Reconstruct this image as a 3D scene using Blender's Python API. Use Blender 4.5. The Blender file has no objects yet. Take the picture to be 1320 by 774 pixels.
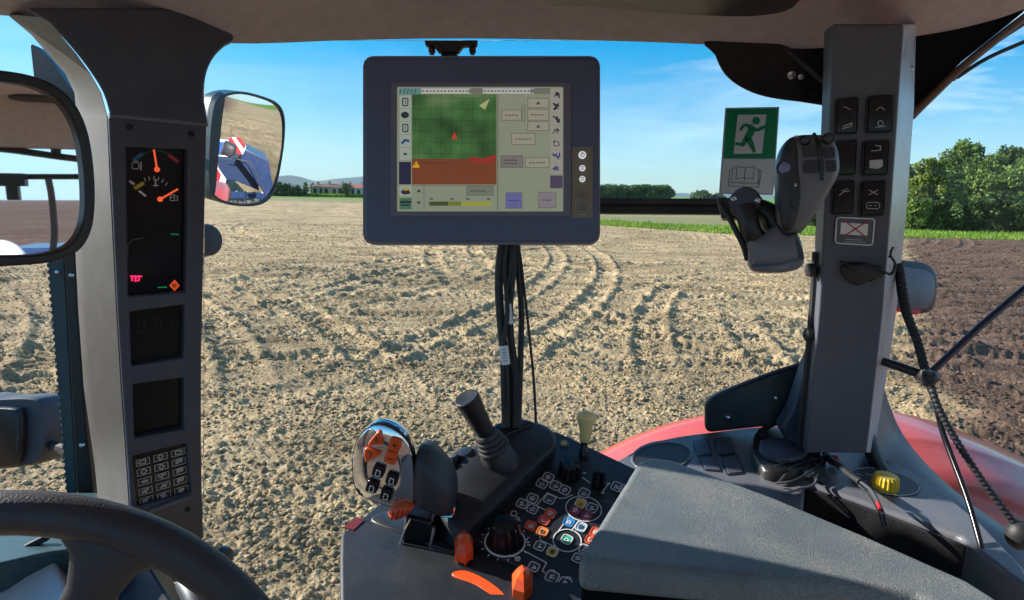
SUN_AZ, SUN_EL, SKY_STR, SKY_SAT, EXPO, HAZE = 17, 25, .135, 1.6, 1.05, 3.5e-5
import bpy, bmesh, math, random
import numpy as np
from mathutils import Vector as V, Matrix

random.seed(7)
scene = bpy.context.scene
COL = scene.collection
R = math.radians

# ------------------------------------------------------------------ camera frame
EYE = V((0, 0, 2.7))
F = 815.0
PITCH, ROLL = R(9.51), R(1.0)
_f = V((0, math.cos(PITCH), -math.sin(PITCH)))
_u0 = V((0, math.sin(PITCH), math.cos(PITCH)))
_r0 = V((1, 0, 0))
_r = _r0 * math.cos(ROLL) + _u0 * math.sin(ROLL)
_u = _u0 * math.cos(ROLL) - _r0 * math.sin(ROLL)

def ray(x, y):
    return _f + _r * ((x - 660) / F) - _u * ((y - 387) / F)
def P(x, y, d):
    return EYE + ray(x, y) * d
def HZ(x, y, z):                       # meets the level plane z above the eye
    v = ray(x, y); return EYE + v * (z / v.z)
def YP(x, y, yy):                      # meets the upright plane y = yy
    v = ray(x, y); return EYE + v * (yy / v.y)
class Plane:
    def __init__(s, p, n): s.p = V(p); s.n = V(n).normalized()
    def at(s, x, y, off=0.0):          # off > 0 lifts towards the eye
        v = ray(x, y); t = (s.p - EYE).dot(s.n) / v.dot(s.n)
        q = EYE + v * t
        return q + s.up() * off
    def up(s):
        return s.n if s.n.dot(EYE - s.p) > 0 else -s.n
def plane3(a, b, c):
    return Plane(a, (b - a).cross(c - a))
def Hplane(z): return Plane(EYE + V((0, 0, z)), (0, 0, 1))

# ------------------------------------------------------------------ materials
def srgb(r, g, b):
    f = lambda c: (c / 255) / 12.92 if c / 255 <= .04045 else (((c / 255) + .055) / 1.055) ** 2.4
    return (f(r), f(g), f(b), 1)
def mat(name, col, rough=.5, metal=0, spec=.5, var=.0, vscale=30, bump=0, bscale=400, emit=None, estr=1, coat=0, speck=0, hue=None):
    m = bpy.data.materials.new(name); m.use_nodes = True
    nt = m.node_tree; b = nt.nodes['Principled BSDF']
    if len(col) == 3: col = (*col, 1)
    b.inputs['Base Color'].default_value = col
    b.inputs['Roughness'].default_value = rough
    b.inputs['Metallic'].default_value = metal
    b.inputs['Specular IOR Level'].default_value = spec
    b.inputs['Coat Weight'].default_value = coat
    b.inputs['Coat Roughness'].default_value = .12
    if emit:
        b.inputs['Emission Color'].default_value = emit if len(emit) == 4 else (*emit, 1)
        b.inputs['Emission Strength'].default_value = estr
    L = nt.links.new
    if var or bump or speck:
        tc = nt.nodes.new('ShaderNodeTexCoord')
    last = None
    if var:
        n = nt.nodes.new('ShaderNodeTexNoise'); n.inputs['Scale'].default_value = vscale
        n.inputs['Detail'].default_value = 6; n.inputs['Roughness'].default_value = .65
        L(tc.outputs['Object'], n.inputs['Vector'])
        mr = nt.nodes.new('ShaderNodeMapRange'); mr.inputs['From Min'].default_value = .25; mr.inputs['From Max'].default_value = .75
        mr.inputs['To Min'].default_value = 1 - var; mr.inputs['To Max'].default_value = 1 + var
        L(n.outputs['Fac'], mr.inputs['Value'])
        mx = nt.nodes.new('ShaderNodeVectorMath'); mx.operation = 'SCALE'
        mx.inputs[0].default_value = col[:3]; L(mr.outputs['Result'], mx.inputs['Scale'])
        last = mx.outputs['Vector']
        L(last, b.inputs['Base Color'])
        mr2 = nt.nodes.new('ShaderNodeMapRange'); mr2.inputs['To Min'].default_value = max(0, rough - .12); mr2.inputs['To Max'].default_value = min(1, rough + .12)
        L(n.outputs['Fac'], mr2.inputs['Value']); L(mr2.outputs['Result'], b.inputs['Roughness'])
    if speck:                                  # dust that lies on the plastic
        n2 = nt.nodes.new('ShaderNodeTexNoise'); n2.inputs['Scale'].default_value = 420; n2.inputs['Detail'].default_value = 3
        n3 = nt.nodes.new('ShaderNodeTexNoise'); n3.inputs['Scale'].default_value = 14; n3.inputs['Detail'].default_value = 5
        L(tc.outputs['Object'], n2.inputs['Vector']); L(tc.outputs['Object'], n3.inputs['Vector'])
        mu = nt.nodes.new('ShaderNodeMath'); mu.operation = 'MULTIPLY'; L(n2.outputs['Fac'], mu.inputs[0]); L(n3.outputs['Fac'], mu.inputs[1])
        mr3 = nt.nodes.new('ShaderNodeMapRange'); mr3.inputs['From Min'].default_value = .22; mr3.inputs['From Max'].default_value = .42
        mr3.inputs['To Max'].default_value = speck; L(mu.outputs[0], mr3.inputs['Value'])
        mc = nt.nodes.new('ShaderNodeMix'); mc.data_type = 'RGBA'
        L(mr3.outputs['Result'], mc.inputs['Factor'])
        if last: L(last, mc.inputs['A'])
        else: mc.inputs['A'].default_value = col
        mc.inputs['B'].default_value = (.32, .29, .24, 1)
        L(mc.outputs['Result'], b.inputs['Base Color'])
    if bump:
        nb = nt.nodes.new('ShaderNodeTexNoise'); nb.inputs['Scale'].default_value = bscale; nb.inputs['Detail'].default_value = 3
        L(tc.outputs['Object'], nb.inputs['Vector'])
        bp = nt.nodes.new('ShaderNodeBump'); bp.inputs['Strength'].default_value = bump; bp.inputs['Distance'].default_value = .001
        L(nb.outputs['Fac'], bp.inputs['Height']); L(bp.outputs['Normal'], b.inputs['Normal'])
    return m

M = {}
M['trim'] = mat('charcoal plastic', (.062, .066, .092), .48, var=.12, bump=.25, bscale=700, speck=.10)
M['trim_d'] = mat('dark charcoal plastic', (.030, .031, .040), .5, var=.15, bump=.25, bscale=700, speck=.10)
M['trim_l'] = mat('mid grey plastic', (.13, .135, .16), .36, var=.10, bump=.2, bscale=800, speck=.08)
M['console'] = mat('slate console plastic', (.014, .017, .024), .5, var=.2, bump=.3, bscale=800, speck=.05)
M['sidecon'] = mat('grey console moulding', (.12, .125, .145), .38, var=.12, bump=.2, bscale=700, speck=.15)
M['arm'] = mat('grained armrest vinyl', (.125, .145, .155), .45, var=.16, vscale=22, bump=1.0, bscale=800, speck=.55)
M['black'] = mat('black plastic', (.012, .012, .015), .38, var=.2, bump=.15, speck=.06)
M['gloss'] = mat('glossy black plastic', (.009, .009, .012), .22, spec=.35, var=.2)
M['rubber'] = mat('black rubber', (.018, .018, .021), .55, var=.2, bump=.3, speck=.08)
M['glassblk'] = mat('dark display glass', (.006, .007, .010), .16, spec=.25)
M['glassbrn'] = mat('unlit brown display', (.016, .014, .012), .18, spec=.25)
M['beige'] = mat('warm grey pillar face', (.052, .046, .040), .55, var=.08, bump=.15, bscale=600)
M['lining'] = mat('mauve grey fabric', (.57, .50, .55), .95, var=.13, vscale=60, bump=1.0, bscale=900, spec=.1)
M['screw'] = mat('blackened steel', (.03, .03, .035), .3, metal=.8)
M['added_glow'] = mat('white button with added glow', (.8, .8, .8), .4, emit=(.8, .8, .85), estr=.3)  # glow added so the white buttons stay bright in the shade
M['void'] = mat('matt black trim', (.005, .005, .006), .9, spec=.1)
M['steel'] = mat('bare steel', (.6, .6, .62), .25, metal=1)
M['chrome'] = mat('polished chrome', (.78, .80, .84), .07, metal=1)
M['mirror'] = mat('mirror glass', (.86, .87, .88), .015, metal=1)
M['mon'] = mat('blue grey terminal housing', (.095, .120, .200), .42, var=.07, bump=.2, bscale=900)
M['monrim'] = mat('light rim of terminal', (.17, .17, .22), .35)
M['strip'] = mat('olive brown key strip', (.24, .205, .145), .4)
M['white'] = mat('white print', (.80, .80, .80), .45)
M['wgrey'] = mat('pale grey print', (.52, .54, .58), .45)
M['dgrey'] = mat('dark grey print', (.10, .11, .13), .45)
M['red'] = mat('red plastic', (.62, .035, .02), .32)
M['orange'] = mat('orange plastic', (.80, .10, .02), .32, var=.1)
M['yellow'] = mat('yellow plastic', (.70, .48, .03), .4, var=.08, bump=.2)
M['cream'] = mat('cream lever knob', (.86, .62, .25), .35)
M['crimson'] = mat('crimson knob', (.55, .01, .04), .35)
M['fender'] = mat('red fender paint', (.66, .080, .055), .30, var=.12, vscale=9, coat=.6, speck=.16)
M['blue'] = mat('blue implement paint', (.010, .032, .11), .35, var=.15, vscale=6, coat=.3, speck=.1)
M['bblue'] = mat('bright blue paint', (.02, .10, .40), .4)
M['wred'] = mat('warning red', (.50, .02, .03), .4)
M['signgreen'] = mat('sign green', (.0, .23, .085), .45)
M['signwhite'] = mat('sign white', (.66, .68, .66), .45)
M['lampgrey'] = mat('grey lamp housing', (.045, .050, .062), .5, var=.1)
M['glowred'] = mat('red telltale', (.5, .01, .04), .4, emit=(1, .02, .12), estr=.7)
M['glowor'] = mat('orange telltale', (.5, .08, .02), .4, emit=(1, .12, .03), estr=.35)
M['glowgr'] = mat('green telltale', (.01, .2, .08), .4, emit=(0, .25, .10), estr=.3)
M['needle'] = mat('orange needle', (.85, .10, .03), .4, emit=(1, .12, .04), estr=.35)
M['dialgreen'] = mat('green dial arc', (.02, .20, .07), .5)
M['dialblue'] = mat('blue dial arc', (.04, .16, .45), .5)
M['dialred'] = mat('red dial arc', (.50, .05, .06), .5)
M['tealdark'] = mat('dark teal paint', (.035, .075, .085), .4, var=.25, vscale=80)
M['palebonnet'] = mat('pale grey bonnet paint', (.55, .56, .56), .35, var=.05)

def glass_mat():
    m = bpy.data.materials.new('window glass'); m.use_nodes = True
    nt = m.node_tree; nt.nodes.clear()
    o = nt.nodes.new('ShaderNodeOutputMaterial'); mx = nt.nodes.new('ShaderNodeMixShader')
    t = nt.nodes.new('ShaderNodeBsdfTransparent'); t.inputs['Color'].default_value = (.975, .985, .98, 1)
    g = nt.nodes.new('ShaderNodeBsdfGlossy'); g.inputs['Roughness'].default_value = .02
    fr = nt.nodes.new('ShaderNodeFresnel'); fr.inputs['IOR'].default_value = 1.18
    nt.links.new(fr.outputs[0], mx.inputs['Fac']); nt.links.new(t.outputs[0], mx.inputs[1]); nt.links.new(g.outputs[0], mx.inputs[2])
    tc = nt.nodes.new('ShaderNodeTexCoord'); n1 = nt.nodes.new('ShaderNodeTexNoise'); n1.inputs['Scale'].default_value = 3.5; n1.inputs['Detail'].default_value = 7
    mp = nt.nodes.new('ShaderNodeMapping'); mp.inputs['Scale'].default_value = (1, 1, .45); mp.inputs['Rotation'].default_value = (0, .5, 0)
    nt.links.new(tc.outputs['Object'], mp.inputs['Vector']); nt.links.new(mp.outputs[0], n1.inputs['Vector'])
    mr = nt.nodes.new('ShaderNodeMapRange'); mr.inputs['From Min'].default_value = .45; mr.inputs['From Max'].default_value = .8; mr.inputs['To Min'].default_value = .004; mr.inputs['To Max'].default_value = .07
    nt.links.new(n1.outputs['Fac'], mr.inputs['Value'])
    df = nt.nodes.new('ShaderNodeBsdfDiffuse'); df.inputs['Color'].default_value = (.6, .57, .5, 1); m2 = nt.nodes.new('ShaderNodeMixShader')
    nt.links.new(mr.outputs['Result'], m2.inputs['Fac']); nt.links.new(mx.outputs[0], m2.inputs[1]); nt.links.new(df.outputs[0], m2.inputs[2])
    nt.links.new(m2.outputs[0], o.inputs['Surface'])
    return m
M['pane'] = glass_mat()

# ------------------------------------------------------------------ objects
WLOC = {}
def wloc(o): return WLOC[o.as_pointer()] if o else V((0, 0, 0))
def setp(o, label=None, cat=None, group=None, kind=None):
    if label: o['label'] = label
    if cat: o['category'] = cat
    if group: o['group'] = group
    if kind: o['kind'] = kind
    return o
def thing(name, loc, label, cat, group=None):
    o = bpy.data.objects.new(name, None); o.empty_display_size = .05; COL.objects.link(o)
    o.location = loc; WLOC[o.as_pointer()] = V(loc)
    return setp(o, label, cat, group)

class G:
    """collects shapes; build() links them as one mesh object"""
    def __init__(s): s.v = []; s.f = []; s.m = []; s.cm = 0
    def mi(s, i): s.cm = i; return s
    def add(s, vs, fs):
        o = len(s.v); s.v += [V(p) for p in vs]
        for f in fs: s.f.append([i + o for i in f]); s.m.append(s.cm)
        return s
    def prism(s, pts, vec):
        n = len(pts); vec = V(vec)
        vs = list(pts) + [V(p) + vec for p in pts]
        fs = [list(range(n)), [n + i for i in reversed(range(n))]]
        fs += [[i, i + n, (i + 1) % n + n, (i + 1) % n] for i in range(n)]
        return s.add(vs, fs)
    def loft(s, rings, closed=True, caps=True):
        n = len(rings[0]); vs = [p for r in rings for p in r]; fs = []
        for k in range(len(rings) - 1):
            for i in range(n if closed else n - 1):
                j = (i + 1) % n
                fs.append([k * n + i, k * n + j, (k + 1) * n + j, (k + 1) * n + i])
        if caps and closed:
            fs.append(list(reversed(range(n)))); fs.append([(len(rings) - 1) * n + i for i in range(n)])
        return s.add(vs, fs)
    def tube(s, pts, r, seg=10, spline=4, squash=None):
        pts = [V(p) for p in pts]
        rs = r if isinstance(r, (list, tuple)) else [r] * len(pts)
        if spline and len(pts) > 2:
            q = []; qr = []
            for i in range(len(pts) - 1):
                p0 = pts[max(0, i - 1)]; p1 = pts[i]; p2 = pts[i + 1]; p3 = pts[min(len(pts) - 1, i + 2)]
                for k in range(spline):
                    t = k / spline
                    q.append(.5 * ((2 * p1) + (p2 - p0) * t + (2 * p0 - 5 * p1 + 4 * p2 - p3) * t * t + (3 * p1 - p0 - 3 * p2 + p3) * t ** 3))
                    qr.append(rs[i] + (rs[i + 1] - rs[i]) * t)
            q.append(pts[-1]); qr.append(rs[-1]); pts, rs = q, qr
        rings = []; nrm = None
        for i, p in enumerate(pts):
            t = (pts[min(i + 1, len(pts) - 1)] - pts[max(0, i - 1)]).normalized()
            if nrm is None:
                a = V((0, 0, 1)) if abs(t.z) < .9 else V((1, 0, 0)); nrm = t.cross(a).normalized()
            nrm = (nrm - t * nrm.dot(t)).normalized(); b = t.cross(nrm)
            rings.append([p + (nrm * math.cos(2 * math.pi * k / seg) + b * math.sin(2 * math.pi * k / seg)) * rs[i] for k in range(seg)])
        return s.loft(rings)
    def lathe(s, o, axis, prof, seg=28, ribs=0, rdepth=0):
        o = V(o); ax = V(axis).normalized(); a = V((0, 0, 1)) if abs(ax.z) < .9 else V((1, 0, 0))
        e1 = ax.cross(a).normalized(); e2 = ax.cross(e1)
        rings = []
        for (rr, h) in prof:
            ring = []
            for k in range(seg):
                q = rr * (1 - (rdepth if ribs and k % 2 else 0))
                ring.append(o + ax * h + (e1 * math.cos(2 * math.pi * k / seg) + e2 * math.sin(2 * math.pi * k / seg)) * q)
            rings.append(ring)
        return s.loft(rings)
    def ball(s, c, r, seg=16, sq=(1, 1, 1)):
        rings = []
        for i in range(1, seg // 2):
            th = math.pi * i / (seg // 2)
            rings.append([V(c) + V((r * sq[0] * math.sin(th) * math.cos(2 * math.pi * k / seg), r * sq[1] * math.sin(th) * math.sin(2 * math.pi * k / seg), r * sq[2] * math.cos(th))) for k in range(seg)])
        return s.loft(rings)
    def box(s, c, ax, ay, az):
        c = V(c); ax = V(ax); ay = V(ay); az = V(az)
        vs = [c + ax * i + ay * j + az * k for k in (-1, 1) for j in (-1, 1) for i in (-1, 1)]
        return s.add(vs, [[0, 2, 3, 1], [4, 5, 7, 6], [0, 1, 5, 4], [2, 6, 7, 3], [0, 4, 6, 2], [1, 3, 7, 5]])
    def bar(s, a, b, w, h=None, up=(0, 0, 1)):
        a = V(a); b = V(b); t = (b - a).normalized(); u = V(up); sx = t.cross(u).normalized(); uy = sx.cross(t)
        h = h or w
        return s.box((a + b) / 2, (b - a) / 2, sx * w / 2, uy * h / 2)
    def pillow(s, pts, up, prof):
        """outline swollen along up: prof = [(scale, height), ...]"""
        c = sum((V(p) for p in pts), V()) / len(pts); up = V(up)
        return s.loft([[c + (V(p) - c) * k + up * h for p in pts] for (k, h) in prof])
    def stroke(s, pl, pix, w, off=.0006, th=.0004, closed=False):
        """flat printed line on plane pl through pixel points, w in metres"""
        q = [pl.at(x, y, off) for x, y in pix]; up = pl.up()
        n = len(q); rng = range(n if closed else n - 1)
        for i in rng:
            a = q[i]; b = q[(i + 1) % n]; t = (b - a)
            if t.length < 1e-6: continue
            t.normalize(); sd = t.cross(up).normalized() * w / 2
            e = t * w * .35
            s.prism([a - sd - e, b - sd + e, b + sd + e, a + sd - e], -up * th)
        return s
    def patch(s, pl, pix, off=.0006, th=.0004):
        return s.prism([pl.at(x, y, off) for x, y in pix], -pl.up() * th)
    def build(s, name, mats, parent=None, label=None, cat=None, group=None, kind=None, bevel=0, seg=3, sharp=38, flat=False, sub=0, loc=None):
        if not isinstance(mats, (list, tuple)): mats = [mats]
        me = bpy.data.meshes.new(name)
        if parent is not None: off = wloc(parent)
        elif loc is not None: off = V(loc)
        else:
            xs = [p for p in s.v]; off = V(((min(p.x for p in xs) + max(p.x for p in xs)) / 2, (min(p.y for p in xs) + max(p.y for p in xs)) / 2, min(p.z for p in xs)))
        me.from_pydata([tuple(p - off) for p in s.v], [], s.f)
        for m in mats: me.materials.append(M[m] if isinstance(m, str) else m)
        me.polygons.foreach_set('material_index', s.m)
        bm = bmesh.new(); bm.from_mesh(me)
        bmesh.ops.recalc_face_normals(bm, faces=bm.faces)
        for f in bm.faces: f.smooth = not flat
        if not bevel:
            lim = R(sharp)
            for e in bm.edges:
                if len(e.link_faces) != 2 or e.calc_face_angle(0) > lim: e.smooth = False
        bm.to_mesh(me); bm.free()
        o = bpy.data.objects.new(name, me); COL.objects.link(o)
        if parent is not None: o.parent = parent
        else: o.location = off
        WLOC[o.as_pointer()] = off
        if bevel:
            b = o.modifiers.new('bevel', 'BEVEL'); b.width = bevel; b.segments = seg; b.limit_method = 'ANGLE'; b.angle_limit = R(32); b.harden_normals = True
        if sub:
            b = o.modifiers.new('sub', 'SUBSURF'); b.levels = sub; b.render_levels = sub
        return setp(o, label, cat, group, kind)

def rrect(x0, y0, x1, y1, r, n=3):
    pts = []
    for cx, cy, a in ((x1 - r, y0 + r, -90), (x1 - r, y1 - r, 0), (x0 + r, y1 - r, 90), (x0 + r, y0 + r, 180)):
        for k in range(n + 1):
            t = R(a + 90 * k / n); pts.append((cx + r * math.cos(t), cy + r * math.sin(t)))
    return pts
def rquad(c, r=.18, n=3):
    """rounded quad through four pixel corners in order"""
    out = []
    for i in range(4):
        p = V((*c[i], 0)); a = V((*c[i - 1], 0)); b = V((*c[(i + 1) % 4], 0))
        pa = p.lerp(a, r); pb = p.lerp(b, r)
        for k in range(n + 1):
            t = k / n; q = pa * (1 - t) ** 2 + p * 2 * t * (1 - t) + pb * t * t
            out.append((q.x, q.y))
    return out
def ell(cx, cy, a, b, n=24, rot=0, t0=0, t1=360):
    out = []
    full = abs(t1 - t0 - 360) < 1e-6
    for k in range(n if full else n + 1):
        t = R(t0 + (t1 - t0) * k / n); x = a * math.cos(t); y = b * math.sin(t)
        out.append((cx + x * math.cos(rot) - y * math.sin(rot), cy + x * math.sin(rot) + y * math.cos(rot)))
    return out
def ZM(x0, y0, s): return lambda *q: [(x0 + a * s, y0 + b * s) for a, b in q]
def smooth_pts(pts, n=3, closed=True):
    """catmull-rom through 2d points"""
    out = []; N = len(pts)
    for i in range(N if closed else N - 1):
        g = (lambda k: V((*pts[k % N], 0))) if closed else (lambda k: V((*pts[min(max(k, 0), N - 1)], 0)))
        p0, p1, p2, p3 = g(i - 1), g(i), g(i + 1), g(i + 2)
        for k in range(n):
            t = k / n
            q = .5 * ((2 * p1) + (p2 - p0) * t + (2 * p0 - 5 * p1 + 4 * p2 - p3) * t * t + (3 * p1 - p0 - 3 * p2 + p3) * t ** 3)
            out.append((q.x, q.y))
    if not closed: out.append(tuple(pts[-1]))
    return out
def frame_ring(g, pl, outer, inner, front, back):
    """a solid ring between two outlines with equal point counts"""
    up = pl.up()
    o = [pl.at(*p) for p in outer]; i = [pl.at(*p) for p in inner]
    g.loft([[p + up * back for p in o], [p + up * front for p in o], [p + up * front for p in i], [p + up * back for p in i], [p + up * back for p in o]], caps=False)
# ================================================================== THE FIELD
def hsh(ix, iy, s):
    with np.errstate(over='ignore'):
        h = (ix.astype(np.uint32) * np.uint32(374761393) + iy.astype(np.uint32) * np.uint32(668265263) + np.uint32(s * 2246822519 % 4294967296))
        h = (h ^ (h >> np.uint32(13))) * np.uint32(1274126177)
        h = h ^ (h >> np.uint32(16))
    return (h & np.uint32(0xFFFFFF)).astype(np.float64) / 16777216.0
def vnoise(x, y, s=1):
    ix = np.floor(x).astype(np.int64); iy = np.floor(y).astype(np.int64); fx = x - ix; fy = y - iy
    fx = fx * fx * (3 - 2 * fx); fy = fy * fy * (3 - 2 * fy)
    a = hsh(ix, iy, s); b = hsh(ix + 1, iy, s); c = hsh(ix, iy + 1, s); d = hsh(ix + 1, iy + 1, s)
    return (a * (1 - fx) + b * fx) * (1 - fy) + (c * (1 - fx) + d * fx) * fy
def fbm(x, y, s=1, o=4, g=.5):
    t = 0; a = 1; n = 0
    for k in range(o):
        t = t + a * vnoise(x * 2 ** k + 17.3 * k, y * 2 ** k - 9.1 * k, s + k); n += a; a *= g
    return t / n
def clodf(x, y, cell, s):
    """rounded lumps: height from the nearest cell point"""
    gx = x / cell; gy = y / cell; ix = np.floor(gx).astype(np.int64); iy = np.floor(gy).astype(np.int64)
    best = np.zeros_like(x)
    for dx in (-1, 0, 1):
        for dy in (-1, 0, 1):
            jx = ix + dx; jy = iy + dy
            px = jx + hsh(jx, jy, s); py = jy + hsh(jx, jy, s + 5); rr = .25 + .55 * hsh(jx, jy, s + 9) ** 2
            d2 = ((gx - px) ** 2 + (gy - py) ** 2) / (rr * rr)
            best = np.maximum(best, rr * np.sqrt(np.clip(1 - d2, 0, 1)))
    return best * cell
EDGE = [(-900, 420), (-260, 235), (-66, 169), (-35, 150), (-8, 84), (8.5, 58), (16, 48.5), (29, 46.5), (60, 47), (300, 40)]
def edge_y(x):
    return np.interp(x, [p[0] for p in EDGE], [p[1] for p in EDGE])
TRACKS = []
for _cx, _cy, _rad in [(-34, -6, 29), (-34, -6, 33.6), (-30, 4, 36), (38, -8, 37), (38, -8, 41.5), (34, 6, 30), (30, 10, 36), (-4, 62, 50), (-4, 62, 45.5), (-10, 70, 47), (14, 58, 36), (-22, 52, 36), (2, -40, 52), (6, -46, 67), (-6, -60, 92), (-20, 24, 17), (22, 30, 19), (-48, 30, 50), (50, 34, 52), (12, -30, 41), (-14, -28, 47), (3, -80, 97), (-10, -90, 117), (18, -50, 76)]:
    TRACKS += [(_cx, _cy, _rad), (_cx, _cy, _rad + 1.9)]
def brown_of(x, y):
    wob = (fbm(x * .5, y * .5, 77, 3) - .5) * 1.2
    a = np.clip(((x - .60 * y - .3 + wob) / .9), 0, 1) * np.clip((y - .40 * x + .2) / 1.5, 0, 1)
    b = np.clip((-y - 1.0) / 2, 0, 1)
    return np.maximum(a, b)
CR = [None]
def height(x, y, fine=True):
    r = np.hypot(x, y)
    br = brown_of(x, y)
    wx = x + 1.6 * (fbm(x * .12, y * .12, 5, 3) - .5); wy = y + 3.4 * (fbm(x * .09, y * .09, 8, 3) - .5)
    # harrow lines that run across the view
    har = np.abs(((wy + .10 * wx) / .62) % 1 - .5) * 2
    hh = .050 * (har - .5) * (.35 + vnoise(x * .5, y * .9, 31)) * np.clip((r - 7) / 6, .15, 1)
    hh += .05 * (fbm(x * .35, y * .8, 3, 3) - .5)
    crush = np.zeros_like(x)
    for cx, cy, R0 in TRACKS:
        rr = np.hypot(x - cx, y - cy); d = rr - R0
        ang = np.arctan2(y - cy, x - cx) * R0
        inside = np.clip(1 - (np.abs(d) / .30) ** 4, 0, 1); ridge = np.exp(-((np.abs(d) - .39) / .10) ** 2) * (.5 + vnoise(x * 3, y * 3, 47))
        lug = (np.abs(((ang + np.abs(d) * .8) / .24) % 1 - .5) * 2 > .5) * 1.0
        vis = np.clip(vnoise(ang * .13, d * 0 + cx + R0 * .01, 41) * 2.4 - .55, 0, 1) * np.clip((r - 7.5) / 4, 0, 1)
        hh += vis * (inside * (-.045 + .035 * lug) + .050 * ridge); crush = np.maximum(crush, vis * inside)
    cl = 1 - .5 * crush; CR[0] = crush
    if fine:
        big = clodf(x + .04 * vnoise(x * 9, y * 9, 2), y, .11, 11); mid = clodf(x, y, .055, 23); sm = clodf(x, y, .03, 37)
        patch = .45 + 1.0 * fbm(x * .8, y * .8, 51, 3)
        near = np.clip(1.25 - r / 60, .35, 1)
        hh += cl * near * patch * (.36 * big * (vnoise(x * 2.3, y * 2.3, 61) > .5) + .42 * mid + .42 * np.where(r < 16, sm, 0)) * 1.0
        hh += .012 * (fbm(x * 14, y * 14, 71, 3) - .5)
    # right hand: rougher ploughed land with furrows that fall to the right
    fur = np.sin((wy * .94 + wx * .34) * 2 * math.pi / .55 + 2.5 * vnoise(x * .8, y * .8, 91))
    hh += br * (.050 * fur * (.4 + vnoise(x * .7, y * .7, 93)) + .08 * (fbm(x * 1.1, y * 1.6, 95, 4) - .5))
    past = np.clip((y - edge_y(x)) / 1.0, 0, 1) * (y > 20)
    hh = hh * (1 - .8 * past)
    roll = 0
    return hh - .02
def make_ground():
    a_f = np.radians(np.arange(-48, 48.01, .11)); a_c = np.radians(np.arange(52, 309, 4.0))
    ang = np.concatenate([a_f, a_c]); rad = [1.2]
    while rad[-1] < 3.5: rad.append(rad[-1] + .25)
    while rad[-1] < 75: rad.append(rad[-1] * 1.0043)
    while rad[-1] < 14000: rad.append(rad[-1] * 1.06)
    rad = np.array(rad); na, nr = len(ang), len(rad)
    A, RR = np.meshgrid(ang, rad); X = RR * np.sin(A); Y = RR * np.cos(A)
    x = X.ravel(); y = Y.ravel()
    z = height(x, y); crush = CR[0]; far = RR.ravel() > 90
    st = fbm(x * .25 + .3 * y, y * 1.1, 201, 4) - .5; st2 = fbm(x * 1.2, y * 2.6, 211, 4) - .5
    tone = np.clip(.94 + .55 * st + .40 * st2 + .16 * crush, .55, 1.35)
    z = np.where(far, -.02, z)
    co = np.stack([x, y, z], 1); co = np.vstack([co, [[0, 0, -.02]]])
    i = np.arange(nr - 1)[:, None] * na; j = np.arange(na)[None, :]; jn = (j + 1) % na
    q = np.stack([i + j, i + na + j, i + na + jn, i + jn], 2).reshape(-1, 4)
    q = q[:, ::-1]
    me = bpy.data.meshes.new('field')
    c = len(co) - 1; tri = np.stack([np.full(na, c), (np.arange(na) + 1) % na, np.arange(na)], 1)[:, ::1]
    nq = len(q)
    me.vertices.add(len(co)); me.vertices.foreach_set('co', co.ravel())
    me.loops.add(nq * 4 + na * 3); me.loops.foreach_set('vertex_index', np.concatenate([q.ravel(), tri.ravel()]).astype(np.int32))
    me.polygons.add(nq + na)
    ls = np.concatenate([np.arange(nq) * 4, nq * 4 + np.arange(na) * 3]).astype(np.int32); me.polygons.foreach_set('loop_start', ls)
    me.polygons.foreach_set('use_smooth', np.ones(nq + na, dtype=bool))
    me.update(calc_edges=True); me.validate()
    if me.polygons[len(me.polygons) // 2].normal.z < 0: me.flip_normals()
    br = np.append(brown_of(x, y), 0); ey = edge_y(x)
    past = (np.clip((y - ey + (fbm(x * .6, y * .6, 3, 2) - .5) * 1.2) / .8, 0, 1) * (y > 20))
    # land class beyond the field edge
    stub = past * np.clip((.42 * y - x) / 6, 0, 1) * np.clip((y - ey) / 2 + .3, 0, 1)
    for nm, arr in (('brown', br), ('green', np.append(past, 0)), ('stubble', np.append(stub, 0)), ('tone', np.append(tone, .9))):
        at = me.attributes.new(nm, 'FLOAT', 'POINT'); at.data.foreach_set('value', arr.astype(np.float32))
    o = bpy.data.objects.new('field', me); COL.objects.link(o); setp(o, kind='structure')
    m = bpy.data.materials.new('soil'); m.use_nodes = True; nt = m.node_tree; L = nt.links.new; N = nt.nodes.new
    b = nt.nodes['Principled BSDF']; b.inputs['Roughness'].default_value = .95; b.inputs['Specular IOR Level'].default_value = .15
    geo = N('ShaderNodeNewGeometry')
    def noise(sc, det=5, ro=.6, vec=None):
        n = N('ShaderNodeTexNoise'); n.inputs['Scale'].default_value = sc; n.inputs['Detail'].default_value = det; n.inputs['Roughness'].default_value = ro
        L(vec or geo.outputs['Position'], n.inputs['Vector']); return n
    def ramp(src, stops):
        r = N('ShaderNodeValToRGB'); e = r.color_ramp.elements
        e[0].position, e[0].color = stops[0][0], (*stops[0][1], 1); e[1].position, e[1].color = stops[-1][0], (*stops[-1][1], 1)
        for p, c_ in stops[1:-1]:
            k = e.new(p); k.color = (*c_, 1)
        L(src, r.inputs[0]); return r
    def attr(n):
        a = N('ShaderNodeAttribute'); a.attribute_name = n; return a.outputs['Fac']
    def mixc(f, a, c_, bt='MIX'):
        x_ = N('ShaderNodeMix'); x_.data_type = 'RGBA'; x_.blend_type = bt
        if isinstance(f, float): x_.inputs['Factor'].default_value = f
        else: L(f, x_.inputs['Factor'])
        L(a, x_.inputs['A']); L(c_, x_.inputs['B']); return x_.outputs['Result']
    mp = N('ShaderNodeMapping'); mp.inputs['Scale'].default_value = (.35, 1.4, 1); L(geo.outputs['Position'], mp.inputs['Vector'])
    nA = noise(26, 6, .7); nB = noise(1.3, 5, .6, mp.outputs[0]); nC = noise(.16, 3)
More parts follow.
